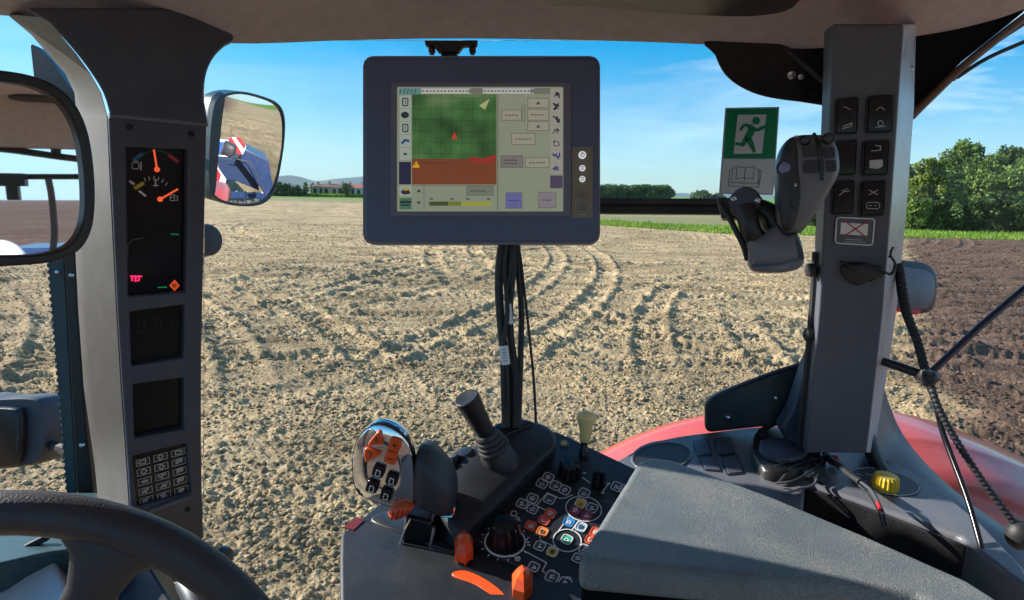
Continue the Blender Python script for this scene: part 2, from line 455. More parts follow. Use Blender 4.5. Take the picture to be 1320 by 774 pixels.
    tan = ramp(nA.outputs['Fac'], [(.30, (.19, .135, .075)), (.5, (.50, .375, .225)), (.68, (.80, .66, .45))])
    tan2 = ramp(nB.outputs['Fac'], [(.3, (.66, .62, .56)), (.5, (.95, .92, .86)), (.7, (1.25, 1.20, 1.10))])
    tan3 = ramp(nC.outputs['Fac'], [(.35, (.86, .84, .80)), (.5, (1, 1, 1)), (.65, (1.08, 1.04, .98))])
    tanc = mixc(1.0, mixc(1.0, tan.outputs[0], tan2.outputs[0], 'MULTIPLY'), tan3.outputs[0], 'MULTIPLY')
    bro = ramp(nA.outputs['Fac'], [(.28, (.085, .050, .036)), (.5, (.165, .105, .080)), (.72, (.33, .235, .185))])
    broc = mixc(1.0, bro.outputs[0], tan2.outputs[0], 'MULTIPLY')
    soil0 = mixc(attr('brown'), tanc, broc)
    tn = N('ShaderNodeVectorMath'); tn.operation = 'SCALE'; L(soil0, tn.inputs[0]); L(attr('tone'), tn.inputs['Scale']); soil = tn.outputs[0]
    mp2 = N('ShaderNodeMapping'); mp2.inputs['Scale'].default_value = (.03, .5, 1); L(geo.outputs['Position'], mp2.inputs['Vector'])
    nD = noise(1.0, 4, .6, mp2.outputs[0])
    grass = ramp(nD.outputs['Fac'], [(.3, (.075, .17, .02)), (.55, (.14, .27, .03)), (.75, (.24, .34, .06))])
    stubc = ramp(nD.outputs['Fac'], [(.3, (.17, .19, .06)), (.5, (.27, .25, .12)), (.7, (.36, .31, .18))])
    g2 = mixc(attr('stubble'), grass.outputs[0], stubc.outputs[0])
    # bands of far land: bright green crops beyond 200 m
    sep = N('ShaderNodeSeparateXYZ'); L(geo.outputs['Position'], sep.inputs[0])
    mr = N('ShaderNodeMapRange'); mr.inputs['From Min'].default_value = 236; mr.inputs['From Max'].default_value = 240; L(sep.outputs['Y'], mr.inputs['Value'])
    g3 = mixc(mr.outputs['Result'], g2, grass.outputs[0])
    mixed = mixc(attr('green'), soil, g3)
    L(mixed, b.inputs['Base Color'])
    nb = noise(90, 4, .7); bp = N('ShaderNodeBump'); bp.inputs['Strength'].default_value = .7; bp.inputs['Distance'].default_value = .012
    L(nb.outputs['Fac'], bp.inputs['Height'])
    nb2 = noise(14, 5, .75); bp2 = N('ShaderNodeBump'); bp2.inputs['Strength'].default_value = .8; bp2.inputs['Distance'].default_value = .05
    L(nb2.outputs['Fac'], bp2.inputs['Height']); L(bp.outputs['Normal'], bp2.inputs['Normal'])
    mp3 = N('ShaderNodeMapping'); mp3.inputs['Scale'].default_value = (1.0, 2.2, 1); L(geo.outputs['Position'], mp3.inputs['Vector'])
    nb3 = noise(3.2, 6, .8, mp3.outputs[0]); bp3 = N('ShaderNodeBump'); bp3.inputs['Strength'].default_value = .7; bp3.inputs['Distance'].default_value = .12
    L(nb3.outputs['Fac'], bp3.inputs['Height']); L(bp2.outputs['Normal'], bp3.inputs['Normal']); L(bp3.outputs['Normal'], b.inputs['Normal'])
    me.materials.append(m)
    return m
SOIL = make_ground()

def raw_mesh(name, co, faces, mats, kind=None, smooth=False, attrs=None):
    """faces: (n,k) int array"""
    me = bpy.data.meshes.new(name); n, k = faces.shape
    me.vertices.add(len(co)); me.vertices.foreach_set('co', co.astype(np.float32).ravel())
    me.loops.add(n * k); me.loops.foreach_set('vertex_index', faces.astype(np.int32).ravel())
    me.polygons.add(n); me.polygons.foreach_set('loop_start', (np.arange(n) * k).astype(np.int32))
    if smooth: me.polygons.foreach_set('use_smooth', np.ones(n, dtype=bool))
    me.update(calc_edges=True)
    for a, arr in (attrs or {}).items():
        at = me.attributes.new(a, 'FLOAT', 'POINT'); at.data.foreach_set('value', arr.astype(np.float32))
    for m in mats: me.materials.append(m)
    return me

# loose clods and small stones: far more than anybody could count
def make_clods():
    rs = np.random.RandomState(3); t = (1 + 5 ** .5) / 2
    ico = np.array([(-1, t, 0), (1, t, 0), (-1, -t, 0), (1, -t, 0), (0, -1, t), (0, 1, t), (0, -1, -t), (0, 1, -t), (t, 0, -1), (t, 0, 1), (-t, 0, -1), (-t, 0, 1)]) / (1 + t * t) ** .5
    fc = np.array([(0, 11, 5), (0, 5, 1), (0, 1, 7), (0, 7, 10), (0, 10, 11), (1, 5, 9), (5, 11, 4), (11, 10, 2), (10, 7, 6), (7, 1, 8), (3, 9, 4), (3, 4, 2), (3, 2, 6), (3, 6, 8), (3, 8, 9), (4, 9, 5), (2, 4, 11), (6, 2, 10), (8, 6, 7), (9, 8, 1)])
    n = 125000
    u = rs.rand(n); r = 3.6 * (58 / 3.6) ** (u ** 1.15)
    a = np.radians(rs.uniform(-44, 44, n)); x = r * np.sin(a); y = r * np.cos(a)
    dens = fbm(x * 1.3, y * 1.3, 19, 3); keep = rs.rand(n) < np.clip((dens - .25) * 2.4, .15, 1) * np.clip(1.15 - (r / 58) ** 1.5, 0, 1); x, y, r = x[keep], y[keep], r[keep]; n = len(x)
    s = .007 + .027 * rs.rand(n) ** 3.2 * np.where(rs.rand(n) < .02, 1.4, 1); s = np.maximum(s, r * .0011)
    z = height(x, y)
    V_ = ico[None] * (1 + .45 * (rs.rand(n, 12, 1) - .5)) * s[:, None, None] * np.stack([.75 + .6 * rs.rand(n), .75 + .6 * rs.rand(n), .5 + .4 * rs.rand(n)], 1)[:, None]
    th = rs.rand(n) * 6.283; c, sn = np.cos(th)[:, None], np.sin(th)[:, None]
    X = V_[:, :, 0] * c - V_[:, :, 1] * sn + x[:, None]; Y = V_[:, :, 0] * sn + V_[:, :, 1] * c + y[:, None]; Z = V_[:, :, 2] + (z + s * .18)[:, None]
    co = np.stack([X, Y, Z], 2).reshape(-1, 3); fs = (fc[None] + (np.arange(n) * 12)[:, None, None]).reshape(-1, 3)
    me = raw_mesh('soil_clods', co, fs, [SOIL], attrs={'brown': np.repeat(brown_of(x, y), 12), 'green': np.zeros(n * 12), 'stubble': np.zeros(n * 12), 'tone': np.repeat(.75 + .75 * rs.rand(n) ** 1.6, 12)})
    o = bpy.data.objects.new('soil_clods', me); COL.objects.link(o)
    setp(o, 'loose dry clods and small stones scattered over the tilled field', 'soil', kind='stuff')
make_clods()

# grass blades on the verge beyond the field
def foliage_mat(name, c1, c2, c3, sc=.9):
    m = bpy.data.materials.new(name); m.use_nodes = True; nt = m.node_tree; b = nt.nodes['Principled BSDF']
    b.inputs['Roughness'].default_value = .55; b.inputs['Specular IOR Level'].default_value = .35
    g = nt.nodes.new('ShaderNodeNewGeometry'); n = nt.nodes.new('ShaderNodeTexNoise'); n.inputs['Scale'].default_value = sc; n.inputs['Detail'].default_value = 4
    nt.links.new(g.outputs['Position'], n.inputs['Vector'])
    ad = nt.nodes.new('ShaderNodeMath'); ad.operation = 'MULTIPLY_ADD'; ad.inputs[1].default_value = .35; ad.inputs[2].default_value = -.17
    nt.links.new(g.outputs['Random Per Island'], ad.inputs[0])
    a2 = nt.nodes.new('ShaderNodeMath'); nt.links.new(n.outputs['Fac'], a2.inputs[0]); nt.links.new(ad.outputs[0], a2.inputs[1])
    r = nt.nodes.new('ShaderNodeValToRGB'); e = r.color_ramp.elements
    e[0].position, e[0].color = .3, (*c1, 1); e[1].position, e[1].color = .72, (*c3, 1); k = e.new(.5); k.color = (*c2, 1)
    nt.links.new(a2.outputs[0], r.inputs[0]); nt.links.new(r.outputs[0], b.inputs['Base Color'])
    tr = nt.nodes.new('ShaderNodeBsdfTranslucent'); nt.links.new(r.outputs[0], tr.inputs['Color'])
    mx = nt.nodes.new('ShaderNodeMixShader'); mx.inputs['Fac'].default_value = .28
    nt.links.new(b.outputs[0], mx.inputs[1]); nt.links.new(tr.outputs[0], mx.inputs[2])
    nt.links.new(mx.outputs[0], nt.nodes['Material Output'].inputs['Surface'])
    return m
LEAF_DK = foliage_mat('dark leaves', (.028, .06, .018), (.075, .135, .032), (.18, .24, .06))
LEAF_MD = foliage_mat('mid green leaves', (.055, .11, .02), (.13, .22, .035), (.27, .35, .07))
LEAF_LT = foliage_mat('yellow green leaves', (.07, .11, .012), (.14, .20, .022), (.25, .29, .05))
GRASSM = foliage_mat('grass blades', (.10, .20, .015), (.18, .30, .025), (.28, .38, .05), .25)
BARK = mat('bark', (.10, .075, .055), .9, var=.3, vscale=12, bump=.6, bscale=40)
def make_grass():
    rs = np.random.RandomState(5); n = 26000
    x = rs.uniform(8, 66, n); y = edge_y(x) + .2 + rs.rand(n) ** 1.3 * 14
    h = .10 + .24 * rs.rand(n) * (.5 + vnoise(x * .5, y * .5, 3)); w = .02 + .03 * rs.rand(n); th = rs.rand(n) * 3.14; ln = (rs.rand(n, 2) - .5) * .16
    dx, dy = np.cos(th) * w, np.sin(th) * w
    co = np.stack([np.stack([x - dx, y - dy, 0 * x - .03], 1), np.stack([x + dx, y + dy, 0 * x - .03], 1), np.stack([x + ln[:, 0], y + ln[:, 1], h], 1)], 1).reshape(-1, 3)
    me = raw_mesh('grass', co, np.arange(n * 3).reshape(-1, 3), [GRASSM])
    o = bpy.data.objects.new('grass', me); COL.objects.link(o); setp(o, 'bright green grass verge between the brown soil and the trees', 'grass', kind='stuff')
make_grass()
def make_crop():
    rs = np.random.RandomState(15); n = 16000
    x = rs.uniform(-150, 8, n); y = 283 + rs.rand(n) * 8 - (x + 60) * .04
    h = 1.2 + .5 * rs.rand(n); w = .12 + .12 * rs.rand(n); th = rs.rand(n) * 3.14
    dx, dy = np.cos(th) * w, np.sin(th) * w
    co = np.stack([np.stack([x - dx, y - dy, 0 * x - .05], 1), np.stack([x + dx, y + dy, 0 * x - .05], 1), np.stack([x + dx, y, h * .8], 1), np.stack([x - dx * .4, y, h], 1)], 1).reshape(-1, 3)
    o = bpy.data.objects.new('maize', raw_mesh('maize', co, np.arange(n * 4).reshape(-1, 4), [GRASSM])); COL.objects.link(o); setp(o, 'strip of tall bright green crop in front of the farm on the left horizon', 'crop', kind='stuff')
make_crop()

# ------------------------------------------------------------------ trees
def leaves(cl, nper, size, rs, up=.3):
    """cl: rows of (x,y,z,rx,ry,rz); leaves sit near each clump's skin"""
    cs = []
    for (x, y, z, a, b, c) in cl:
        n = int(nper * (a * b + b * c + a * c) / 3)
        d = rs.normal(size=(n, 3)); d /= np.linalg.norm(d, axis=1)[:, None]
        rad = (.55 + .5 * rs.rand(n) ** .6) * (1 + .22 * np.sin(d[:, 0] * 7 + x) * np.cos(d[:, 2] * 6 + y))
        cs.append(np.stack([x + d[:, 0] * a * rad, y + d[:, 1] * b * rad, z + d[:, 2] * c * rad], 1))
    c = np.vstack(cs); n = len(c)
    u = rs.normal(size=(n, 3)); u /= np.linalg.norm(u, axis=1)[:, None]; w = rs.normal(size=(n, 3)); w[:, 2] += up
    v = np.cross(u, w); v /= np.linalg.norm(v, axis=1)[:, None]; s = (size * (.5 + rs.rand(n)))[:, None]
    co = np.stack([c - u * s, c - v * s * .55, c + u * s, c + v * s * .55], 1).reshape(-1, 3)
    return co, np.arange(n * 4).reshape(-1, 4)
def tree(x, y, h, w, leafm, label, seed, group='trees beyond the green verge', low=.12, nper=560, size=.135, name='broadleaf_tree', cat='tree', nclump=50, cs=1.0):
    rs = np.random.RandomState(seed)
    root = thing(name, (x, y, 0), label, cat, group)
    g = G(); g.tube([(x, y, -.1), (x + .1, y, h * .25), (x - .12, y + .1, h * .5), (x + .1, y, h * .82)], [.17 * h / 8, .14 * h / 8, .09 * h / 8, .03], 9)
    g.build('trunk', BARK, root)
    cl = []
    for k in range(nclump):
        t = low + (1 - low) * (k + .5) / nclump
        prof = math.sin(min(1, (t - low) / (1 - low) * .9 + .16) * math.pi) ** .55
        a = k * 2.4 + rs.rand() * .8; rr = w * .5 * prof * (.35 + .6 * rs.rand()); s = w * (.085 + .11 * rs.rand()) * cs
        c = (x + math.cos(a) * rr, y + math.sin(a) * rr, h * t * (.97 + .1 * rs.rand()) - s * .3, s, s, s * (.7 + .35 * rs.rand()))
        cl.append(c)
        if k % 4 == 0: br = G(); br.tube([(x, y, max(.4, c[2] - rr * .8)), ((x + c[0]) / 2, (y + c[1]) / 2, c[2] - rr * .25), c[:3]], [.06, .045, .02], 6); br.build('limb', BARK, root)
    for k in range(7):                      # sprigs that break the outline
        a = rs.rand() * 6.28; cl.append((x + math.cos(a) * w * .22, y + math.sin(a) * w * .2, h * (.93 + .1 * rs.rand()), w * .06, w * .06, w * .09))
    co, fs = leaves(cl, nper, size, rs); co -= np.array([x, y, 0])
    me = raw_mesh('crown', co, fs, [leafm]); o = bpy.data.objects.new('crown', me); COL.objects.link(o); o.parent = root
    return root
TP = lambda px, d: (ray(px, 300).x / ray(px, 300).y * d, d)
def T(px, d, top, w, lm, label, seed, **k):
    x, y = TP(px, d); v = ray(px, top); h = EYE.z + v.z / v.y * d
    return tree(x, y, h, w, lm, label, seed, **k)
T(1052, 70, 222, 6.5, LEAF_DK, 'dark tree behind the joystick, leftmost of the wood', 11)
T(1098, 72, 215, 6.5, LEAF_DK, 'dark tree behind the switch pillar, largely hidden by it', 12)
T(1150, 69, 214, 6.0, LEAF_DK, 'dark tree whose crown edge shows right beside the switch pillar', 13)
T(1188, 62, 213, 5.0, LEAF_LT, 'yellow green sunlit tree nearest the switch pillar', 14)
T(1228, 67, 190, 6.6, LEAF_MD, 'tall mid green tree right behind the yellow green one', 15)
T(1264, 64, 206, 5.4, LEAF_MD, 'rounded mid green tree in the middle of the visible wood', 16)
T(1296, 66, 197, 6.6, LEAF_DK, 'dark tall tree near the right edge of the photo', 17)
T(1335, 61, 187, 7.0, LEAF_MD, 'broad tree cut by the right edge of the photo', 18)
T(1385, 64, 195, 7.5, LEAF_DK, 'dark tree beyond the right edge of the photo', 19)
for i, (px, d, tp, w, lm, lb) in enumerate([(1178, 59.5, 262, 4.5, LEAF_MD, 'low leafy bush under the yellow green tree'), (1218, 60, 258, 4.6, LEAF_DK, 'low dark bush under the tall mid green tree'),
        (1256, 59, 262, 4.8, LEAF_DK, 'low dark bush under the rounded tree'), (1292, 59.5, 255, 4.8, LEAF_DK, 'low dark bush under the dark tall tree'), (1330, 58, 262, 5, LEAF_DK, 'low dark bush at the right edge of the photo'),
        (1060, 66, 262, 5.5, LEAF_DK, 'low dark bush seen between joystick and switch pillar'), (1112, 66, 262, 5.5, LEAF_DK, 'low dark bush hidden behind the switch pillar')]):
    T(px, d, tp, w, lm, lb, 40 + i, low=.05, name='bush', cat='bush', group='bushes along the foot of the wood', nclump=22)

BELTM = foliage_mat('haze paled belt leaves', (.07, .13, .05), (.12, .20, .07), (.19, .28, .11), .3)  # leaf colours lightened in place of distance haze
# the far clipped belt of trees
def belt():
    rs = np.random.RandomState(8); d = 250
    for i, px in enumerate(range(660, 866, 14)):

        x, y = TP(px, d); h = EYE.z + ray(px, 238 + (i % 3) * .5).z / ray(px, 238).y * d
        root = thing('belt_tree', (x, y, 0), 'x', 'tree', 'trees of the far clipped belt')
        if px < 775: lb = 'tree of the far belt hidden behind the terminal'
        else: lb = 'tree %s in the far flat topped belt right of the terminal' % {772: 'first', 786: 'second', 800: 'third', 814: 'fourth', 828: 'fifth', 842: 'sixth', 856: 'last'}.get(px, 'next')
        root['label'] = lb
        g = G(); g.tube([(x, y, -.1), (x, y, h * .7)], [.25, .1], 7); g.build('trunk', BARK, root)
        cl = [(x + (rs.rand() - .5) * 4, y + (rs.rand() - .5) * 3, h * t, 2.0 + rs.rand() * .6, 1.6, 1.2) for t in (.12, .25, .4, .55, .7, .84, .84, .6, .3)]
        co, fs = leaves(cl, 160, .34, rs); co -= np.array([x, y, 0])
        me = raw_mesh('crown', co, fs, [BELTM]); o = bpy.data.objects.new('crown', me); COL.objects.link(o); o.parent = root
belt()

# ------------------------------------------------------------------ hills
def hills(name, pts, d, m, depth=1800):
    """rounded range: pts = (px, py of crest)"""
    rs = np.random.RandomState(len(pts)); n = 160
    pxs = np.linspace(pts[0][0], pts[-1][0], n); pys = np.interp(pxs, [p[0] for p in pts], [p[1] for p in pts]); rows = []
    prof = [(-1, 0), (-.7, .35), (-.4, .72), (-.15, .95), (0, 1), (.4, .7), (1, 0)]
    for (t, hh) in prof:
        row = []
        for k in range(n):
            v = ray(pxs[k], pys[k]); q = v / v.y; hz = (EYE.z + q.z * d) * (1 + .05 * math.sin(k * .7) + .03 * rs.rand())
            row.append((q.x * d, d + t * depth + 60 * math.sin(k * .5 + t * 5), hz * hh - 3))
        rows.append(row)
    g = G(); g.loft([[V(p) for p in r] for r in rows], closed=False, caps=False)
    return g.build(name, m, kind='structure', loc=(0, 0, 0), sharp=180)
HILL = mat('wooded hill', (.05, .085, .05), .95, var=.35, vscale=.003)
hills('hill', [(-500, 232), (-100, 226), (60, 232), (200, 226), (300, 233), (345, 230), (372, 226), (392, 230), (404, 234), (420, 233), (445, 229), (470, 228), (520, 230), (600, 240), (700, 243), (860, 250), (880, 249), (905, 251), (930, 250), (1000, 252), (1200, 255)], 9500, HILL)
hills('hill', [(150, 238), (350, 236.5), (375, 235.5), (395, 239), (420, 241), (470, 242.5), (600, 247)], 3200, HILL, 500)

# ------------------------------------------------------------------ the farm on the left horizon
def farm_house(px0, px1, d, py_eave, py_ridge, wallm, roofm, label, seed, depth=11):
    x0, _ = TP(px0, d); x1, _ = TP(px1, d); ze = EYE.z + ray(px0, py_eave).z / ray(px0, py_eave).y * d; zr = EYE.z + ray(px0, py_ridge).z / ray(px0, py_ridge).y * d
    t = thing('farm_building', ((x0 + x1) / 2, d + depth / 2, 0), label, 'building', 'farm buildings on the horizon')
    G().box(((x0 + x1) / 2, d + depth / 2, ze / 2), ((x1 - x0) / 2, 0, 0), (0, depth / 2, 0), (0, 0, ze / 2)).build('wall', wallm, t)
    g = G(); g.prism([V((x0 - .5, d - .6, ze - .1)), V((x0 - .5, d + depth / 2, zr)), V((x0 - .5, d + depth + .6, ze - .1))], (x1 - x0 + 1, 0, 0)); r = g.build('roof', roofm, t)
    G().box(((x0 * .7 + x1 * .3), d + depth / 2 - 1, zr + .2), (.4, 0, 0), (0, .4, 0), (0, 0, .9)).build('chimney', wallm, r)
    n = max(2, int((x1 - x0) / 4))
    for k in range(n):
        xx = x0 + (k + .5) * (x1 - x0) / n
        G().box((xx, d - .05, ze * .5), (.8, 0, 0), (0, .08, 0), (0, 0, ze * .28)).build('window', M['black'], t)
WALL = mat('cream render', (.36, .32, .26), .8, var=.1, vscale=1); WALLW = mat('white render', (.62, .62, .60), .8)
ROOF = mat('dull red roof tiles', (.36, .10, .07), .8, var=.2, vscale=3); ROOFD = mat('dark brown roof tiles', (.17, .075, .06), .8, var=.2, vscale=3)
farm_house(404, 420, 305, 240.0, 237.2, WALL, ROOFD, 'small pale farmhouse with dark roof, leftmost on the horizon', 1)
farm_house(417, 438, 300, 241.0, 236.6, WALL, ROOFD, 'long farm barn with dark open front and brown roof', 2)
farm_house(438, 446, 296, 239.5, 236.4, WALLW, ROOFD, 'narrow white walled farmhouse beside the long barn', 3)
farm_house(446, 460, 304, 240.5, 237.6, WALL, ROOF, 'low farmhouse with dull red roof right of the white one', 4)
farm_house(458, 480, 290, 242.2, 238.2, WALLW, ROOF, 'white farmhouse with red roof beside the terminal edge', 5)
for i, (px, tp, w, lb) in enumerate([(396, 235.5, 2.6, 'lone dark tree left of the farm'), (386, 240, 3.5, 'low dark tree leftmost beside the farm'), (405, 237, 2.6, 'small tree behind the small pale farmhouse'), (447, 237.2, 3.6, 'small tree between the white and red farmhouses'), (361, 236.5, 6, 'low dark tree seen beside the outside mirror'), (373, 239.5, 6, 'low bushy tree between mirror and farm')]):
    T(px, 312 if px in (405,) else 285, tp, w, LEAF_DK, lb, 70 + i, name='broadleaf_tree', group='trees round the far farm', nper=60, size=.4, nclump=14, cs=2.0, low=.05)
x, y = TP(905, 900)
for k, (px, w) in enumerate([(901, 26), (922, 20)]):
    x, y = TP(px, 900)
    T(px, 900, 250.5 + k, w, LEAF_DK, ['far dark clump of trees left of the exit sign', 'far dark tree just beside the exit sign'][k], 90 + k, group='far trees beside the exit sign', nper=6, size=1.4, nclump=12, cs=1.9, low=.05)
# ================================================================== THE CAB
# ---------------- roof lining
def lining():
    st = [(-50, 17, .86), (0, 20, .88), (60, 24, .90), (150, 38, .93), (290, 56, .98), (450, 52, 1.02), (573, 50, 1.04), (700, 51, 1.04), (850, 55, 1.02), (1000, 62, .98), (1060, 62, .93), (1110, 56, .90), (1180, 47, .90), (1250, 34, .92), (1320, 12, .92), (1400, -30, .95)]
    q = smooth_pts([(a, b) for a, b, c in st], 4, False); dd = np.interp([p[0] for p in q], [s[0] for s in st], [s[2] for s in st])
    rings = []
    for (x, y), d in zip(q, dd):
        p = P(x, y, d); X = p.x; sx = X
        fw = V((0, 1, 0)); up = V((0, 0, 1))
        rings.append([p + up * .0, p - fw * .020 + up * .004, p - fw * .055 + up * .022, V((X, p.y - .12, p.z + .045)), V((X, p.y - .22, EYE.z + .318)), V((X, .25, EYE.z + .325)),
                      V((X, .25, EYE.z + .42)), V((X, p.y + .03, EYE.z + .40)), V((X, p.y + .045, p.z + .10)), p + fw * .03 + up * .012])
    root = thing('roof_lining', (0, .6, EYE.z + .3), 'mauve grey fabric lining of the cab roof along the top of the photo', 'roof lining')
    g = G(); g.loft(rings)
    # the roof runs on behind the seat to the rear window
    g.build('headliner', 'lining', root, sharp=60)
    # rear half of the roof, overhead and behind the driver
    X0, X1 = rings[0][0].x, 1.42
    g = G(); g.box(((X0 + X1) / 2, -.38, EYE.z + .372), ((X1 - X0) / 2, 0, 0), (0, .628, 0), (0, 0, .045)); g.build('rear_headliner', 'lining', root, bevel=.01)
    g = G(); g.box(((rings[-1][0].x + X1) / 2 + .002, .55, EYE.z + .372), ((X1 - rings[-1][0].x) / 2, 0, 0), (0, .298, 0), (0, 0, .045)); g.build('side_headliner', 'lining', root, bevel=.01)
    # dark recessed tray
    pl = Hplane(.262); o = smooth_pts([(690, -60), (700, 3), (760, 10), (860, 19), (960, 23), (1010, 17), (1034, -2), (1040, -60)], 4)
    g = G(); g.prism([pl.at(*p) for p in o], V((0, 0, .06))); tr = g.build('roof_tray', 'black', root, bevel=.006)
    # shallow dark front channel left
    pl = Hplane(.27); o = smooth_pts([(330, -70), (348, 2), (372, 22), (392, 30), (440, 10), (470, -70)], 4)
    # ceiling speaker the mirror shows
    return root
LIN = lining()
# dark corner trim to the right of the switch pillar with a brown edge strip
pc = plane3(P(1180, 60, .93), P(1300, 20, .96), P(1180, 140, .97))
t = thing('corner_trim', pc.at(1200, 80), 'black corner panel with brown rim above right of the switch pillar', 'trim panel')
G().prism([pc.at(*p) for p in [(1170, 40), (1290, 8), (1330, -14), (1322, 14), (1290, 40), (1240, 80), (1198, 124), (1178, 140), (1166, 140)]], V((.01, .04, .0))).build('panel', 'void', t, bevel=.004)
e = smooth_pts([(1172, 150), (1192, 130), (1236, 88), (1290, 44), (1335, 10)], 4, False)
g = G(); g.tube([pc.at(x, y, .004) for x, y in e], .0065, 8, 0); g.build('rim_strip', mat('brown rim plastic', (.16, .095, .065), .45, var=.1), t)

# ---------------- corner housing left of the switch pillar
ch = plane3(P(930, 63, .99), P(1070, 63, .95), P(990, 125, 1.0))
t = thing('corner_housing', ch.at(1000, 90), 'rounded black plastic housing hanging under the lining, left of the switch pillar', 'housing')
o = smooth_pts([(918, 50), (922, 72), (934, 96), (955, 113), (985, 125), (1030, 132), (1085, 136), (1100, 100), (1095, 50)], 4)
G().prism([ch.at(*p) for p in o], -ch.up() * .09).build('shell', 'gloss', t, bevel=.012, seg=4)
g = G(); g.tube([ch.at(x, y, .001) for x, y in [(1012, 62), (1030, 78), (1050, 96), (1075, 118)]], .004, 8); g.build('crease', 'trim_d', t)
g = G(); g.lathe(ch.at(1020, 97, .001), ch.up(), [(.006, -.002), (.006, .001), (.0035, .002)], 12); g.lathe(ch.at(1032, 99, .001), ch.up(), [(.004, -.002), (.004, .001), (.002, .002)], 12)
g.build('lamp_stud', 'steel', t)
t['category'] = 'housing'

# ---------------- instrument pillar (left)
XL = lambda y: np.interp(y, [120, 150, 300, 400, 500, 600, 700, 800], [139, 140, 147, 152, 158, 165, 171, 176])
XR = lambda y: np.interp(y, [120, 162, 300, 450, 600, 640, 700, 800], [266, 267, 264, 260, 260, 261, 263, 266])
ip = plane3(P(140, 150, .86), P(267, 162, .95), P(171, 690, 1.0))
root = thing('instrument_pillar', ip.at(180, 690, -.05), 'charcoal pillar with dials, dark displays and a keypad on its face, left of the side window', 'pillar')
up = ip.up()
# flared head of the pillar
hd = plane3(P(140, 150, .858), P(267, 160, .948), P(160, 40, .86))
o = [(30, 10), (300, 10), (300, 54), (290, 58)] + smooth_pts([(290, 58), (276, 72), (266, 92), (262, 118), (264, 140), (268, 161)], 3, False)[1:] + [(141, 150)] + smooth_pts([(141, 150), (132, 120), (112, 88), (88, 58), (62, 30)], 3, False)[1:]
G().prism([hd.at(*p, .002) for p in o], (hd.at(262, 110) - EYE).normalized() * .06).build('pillar_head', 'trim', root, bevel=.007)
# thin moulding between head and instrument face
g = G(); g.tube([ip.at(141, 149, .0), ip.at(200, 154.5, .001), ip.at(267, 161, .0)], .0032, 8); g.build('moulding', 'monrim', root)
# face frame with four openings (rows of grid points, openings left out)
rows = [(151, 162), (190, 193), (383, 377), (403, 393), (473, 461), (497, 487), (567, 553), (590, 572), (657, 637), (740, 705)]
def row_pts(i, xs=None):
    a, b = rows[i]
    hl = [163, 163, 166, 168, 170, 172, 174, 171, 177, 180][i]; hr = [242, 242, 240, 238, 237, 237, 237, 240, 246, 247][i]
    yl = lambda x: a + (b - a) * (x - 165) / 75 if i else 150 + (x - 140) * 12 / 127
    return [(XL(yl(150)), yl(XL(yl(150)))), (hl, yl(hl)), (hr, yl(hr)), (XR(yl(262)), yl(262))]
vs = []; fs = []
for i in range(len(rows)): vs += [ip.at(*p) for p in row_pts(i)]
nv = len(vs)
vs += [p - up * .022 for p in vs]
holes = {(1, 1), (3, 1), (5, 1), (7, 1)}
R_, C_ = len(rows) - 1, 3
for i in range(R_):
    for j in range(C_):
        if (i, j) in holes: continue
        a = i * 4 + j; fs.append([a, a + 1, a + 5, a + 4]); fs.append([nv + a, nv + a + 4, nv + a + 5, nv + a + 1])
        for (di, dj, e) in ((-1, 0, (a, a + 1)), (1, 0, (a + 5, a + 4)), (0, -1, (a + 4, a)), (0, 1, (a + 1, a + 5))):
            ii, jj = i + di, j + dj
            if not (0 <= ii < R_ and 0 <= jj < C_) or (ii, jj) in holes:
                fs.append([e[0], e[0] + nv, e[1] + nv, e[1]])
g = G(); g.add(vs, fs); g.build('face_frame', 'trim', root, bevel=.0035)
# pillar body behind the frame
secs = []
for y in (151, 300, 450, 600, 760):
    a = ip.at(XL(y), y, -.0225); b = ip.at(XR(y), y, -.0225)
    secs.append([a, b, b + (b - EYE).normalized() * .06 + V((-.006, 0, 0)), a + V((-.02, .09, 0))])
g = G(); g.loft(secs); g.build('pillar_body', 'trim_d', root, bevel=.004)
# warm grey flank facing the door side; it curves outwards at the top under the roof
st = [(-10, -6, 20, 60), (18, 8, 60, 22), (45, 40, 78, 45), (70, 62, 99, 70), (95, 84, 117, 95), (120, 96, 131, 120), (150, 99, 139.5, 150), (220, 99, 142.5, 220), (300, 96, 146.5, 300), (400, 101, 151.5, 400), (500, 108, 157.5, 500), (600, 122, 164.5, 600), (700, 132, 170.5, 700), (800, 140, 175.5, 800)]
rings = []
for y, xo, xi, yi in st[1:]:
    inn = ip.at(xi, yi, -.003) if yi >= 150 else hd.at(xi, yi, -.001)
    dd = (inn - EYE).dot(_f)
    out = P(xo, y, dd + .085)
    back = (out - EYE).normalized() * .05
    rings.append([inn, inn.lerp(out, .2) + up * .004, inn.lerp(out, .8) + up * .006, out, out + back, inn + back * 1.6])
g = G(); g.loft(rings); g.build('pillar_flank', 'beige', root, bevel=.004)
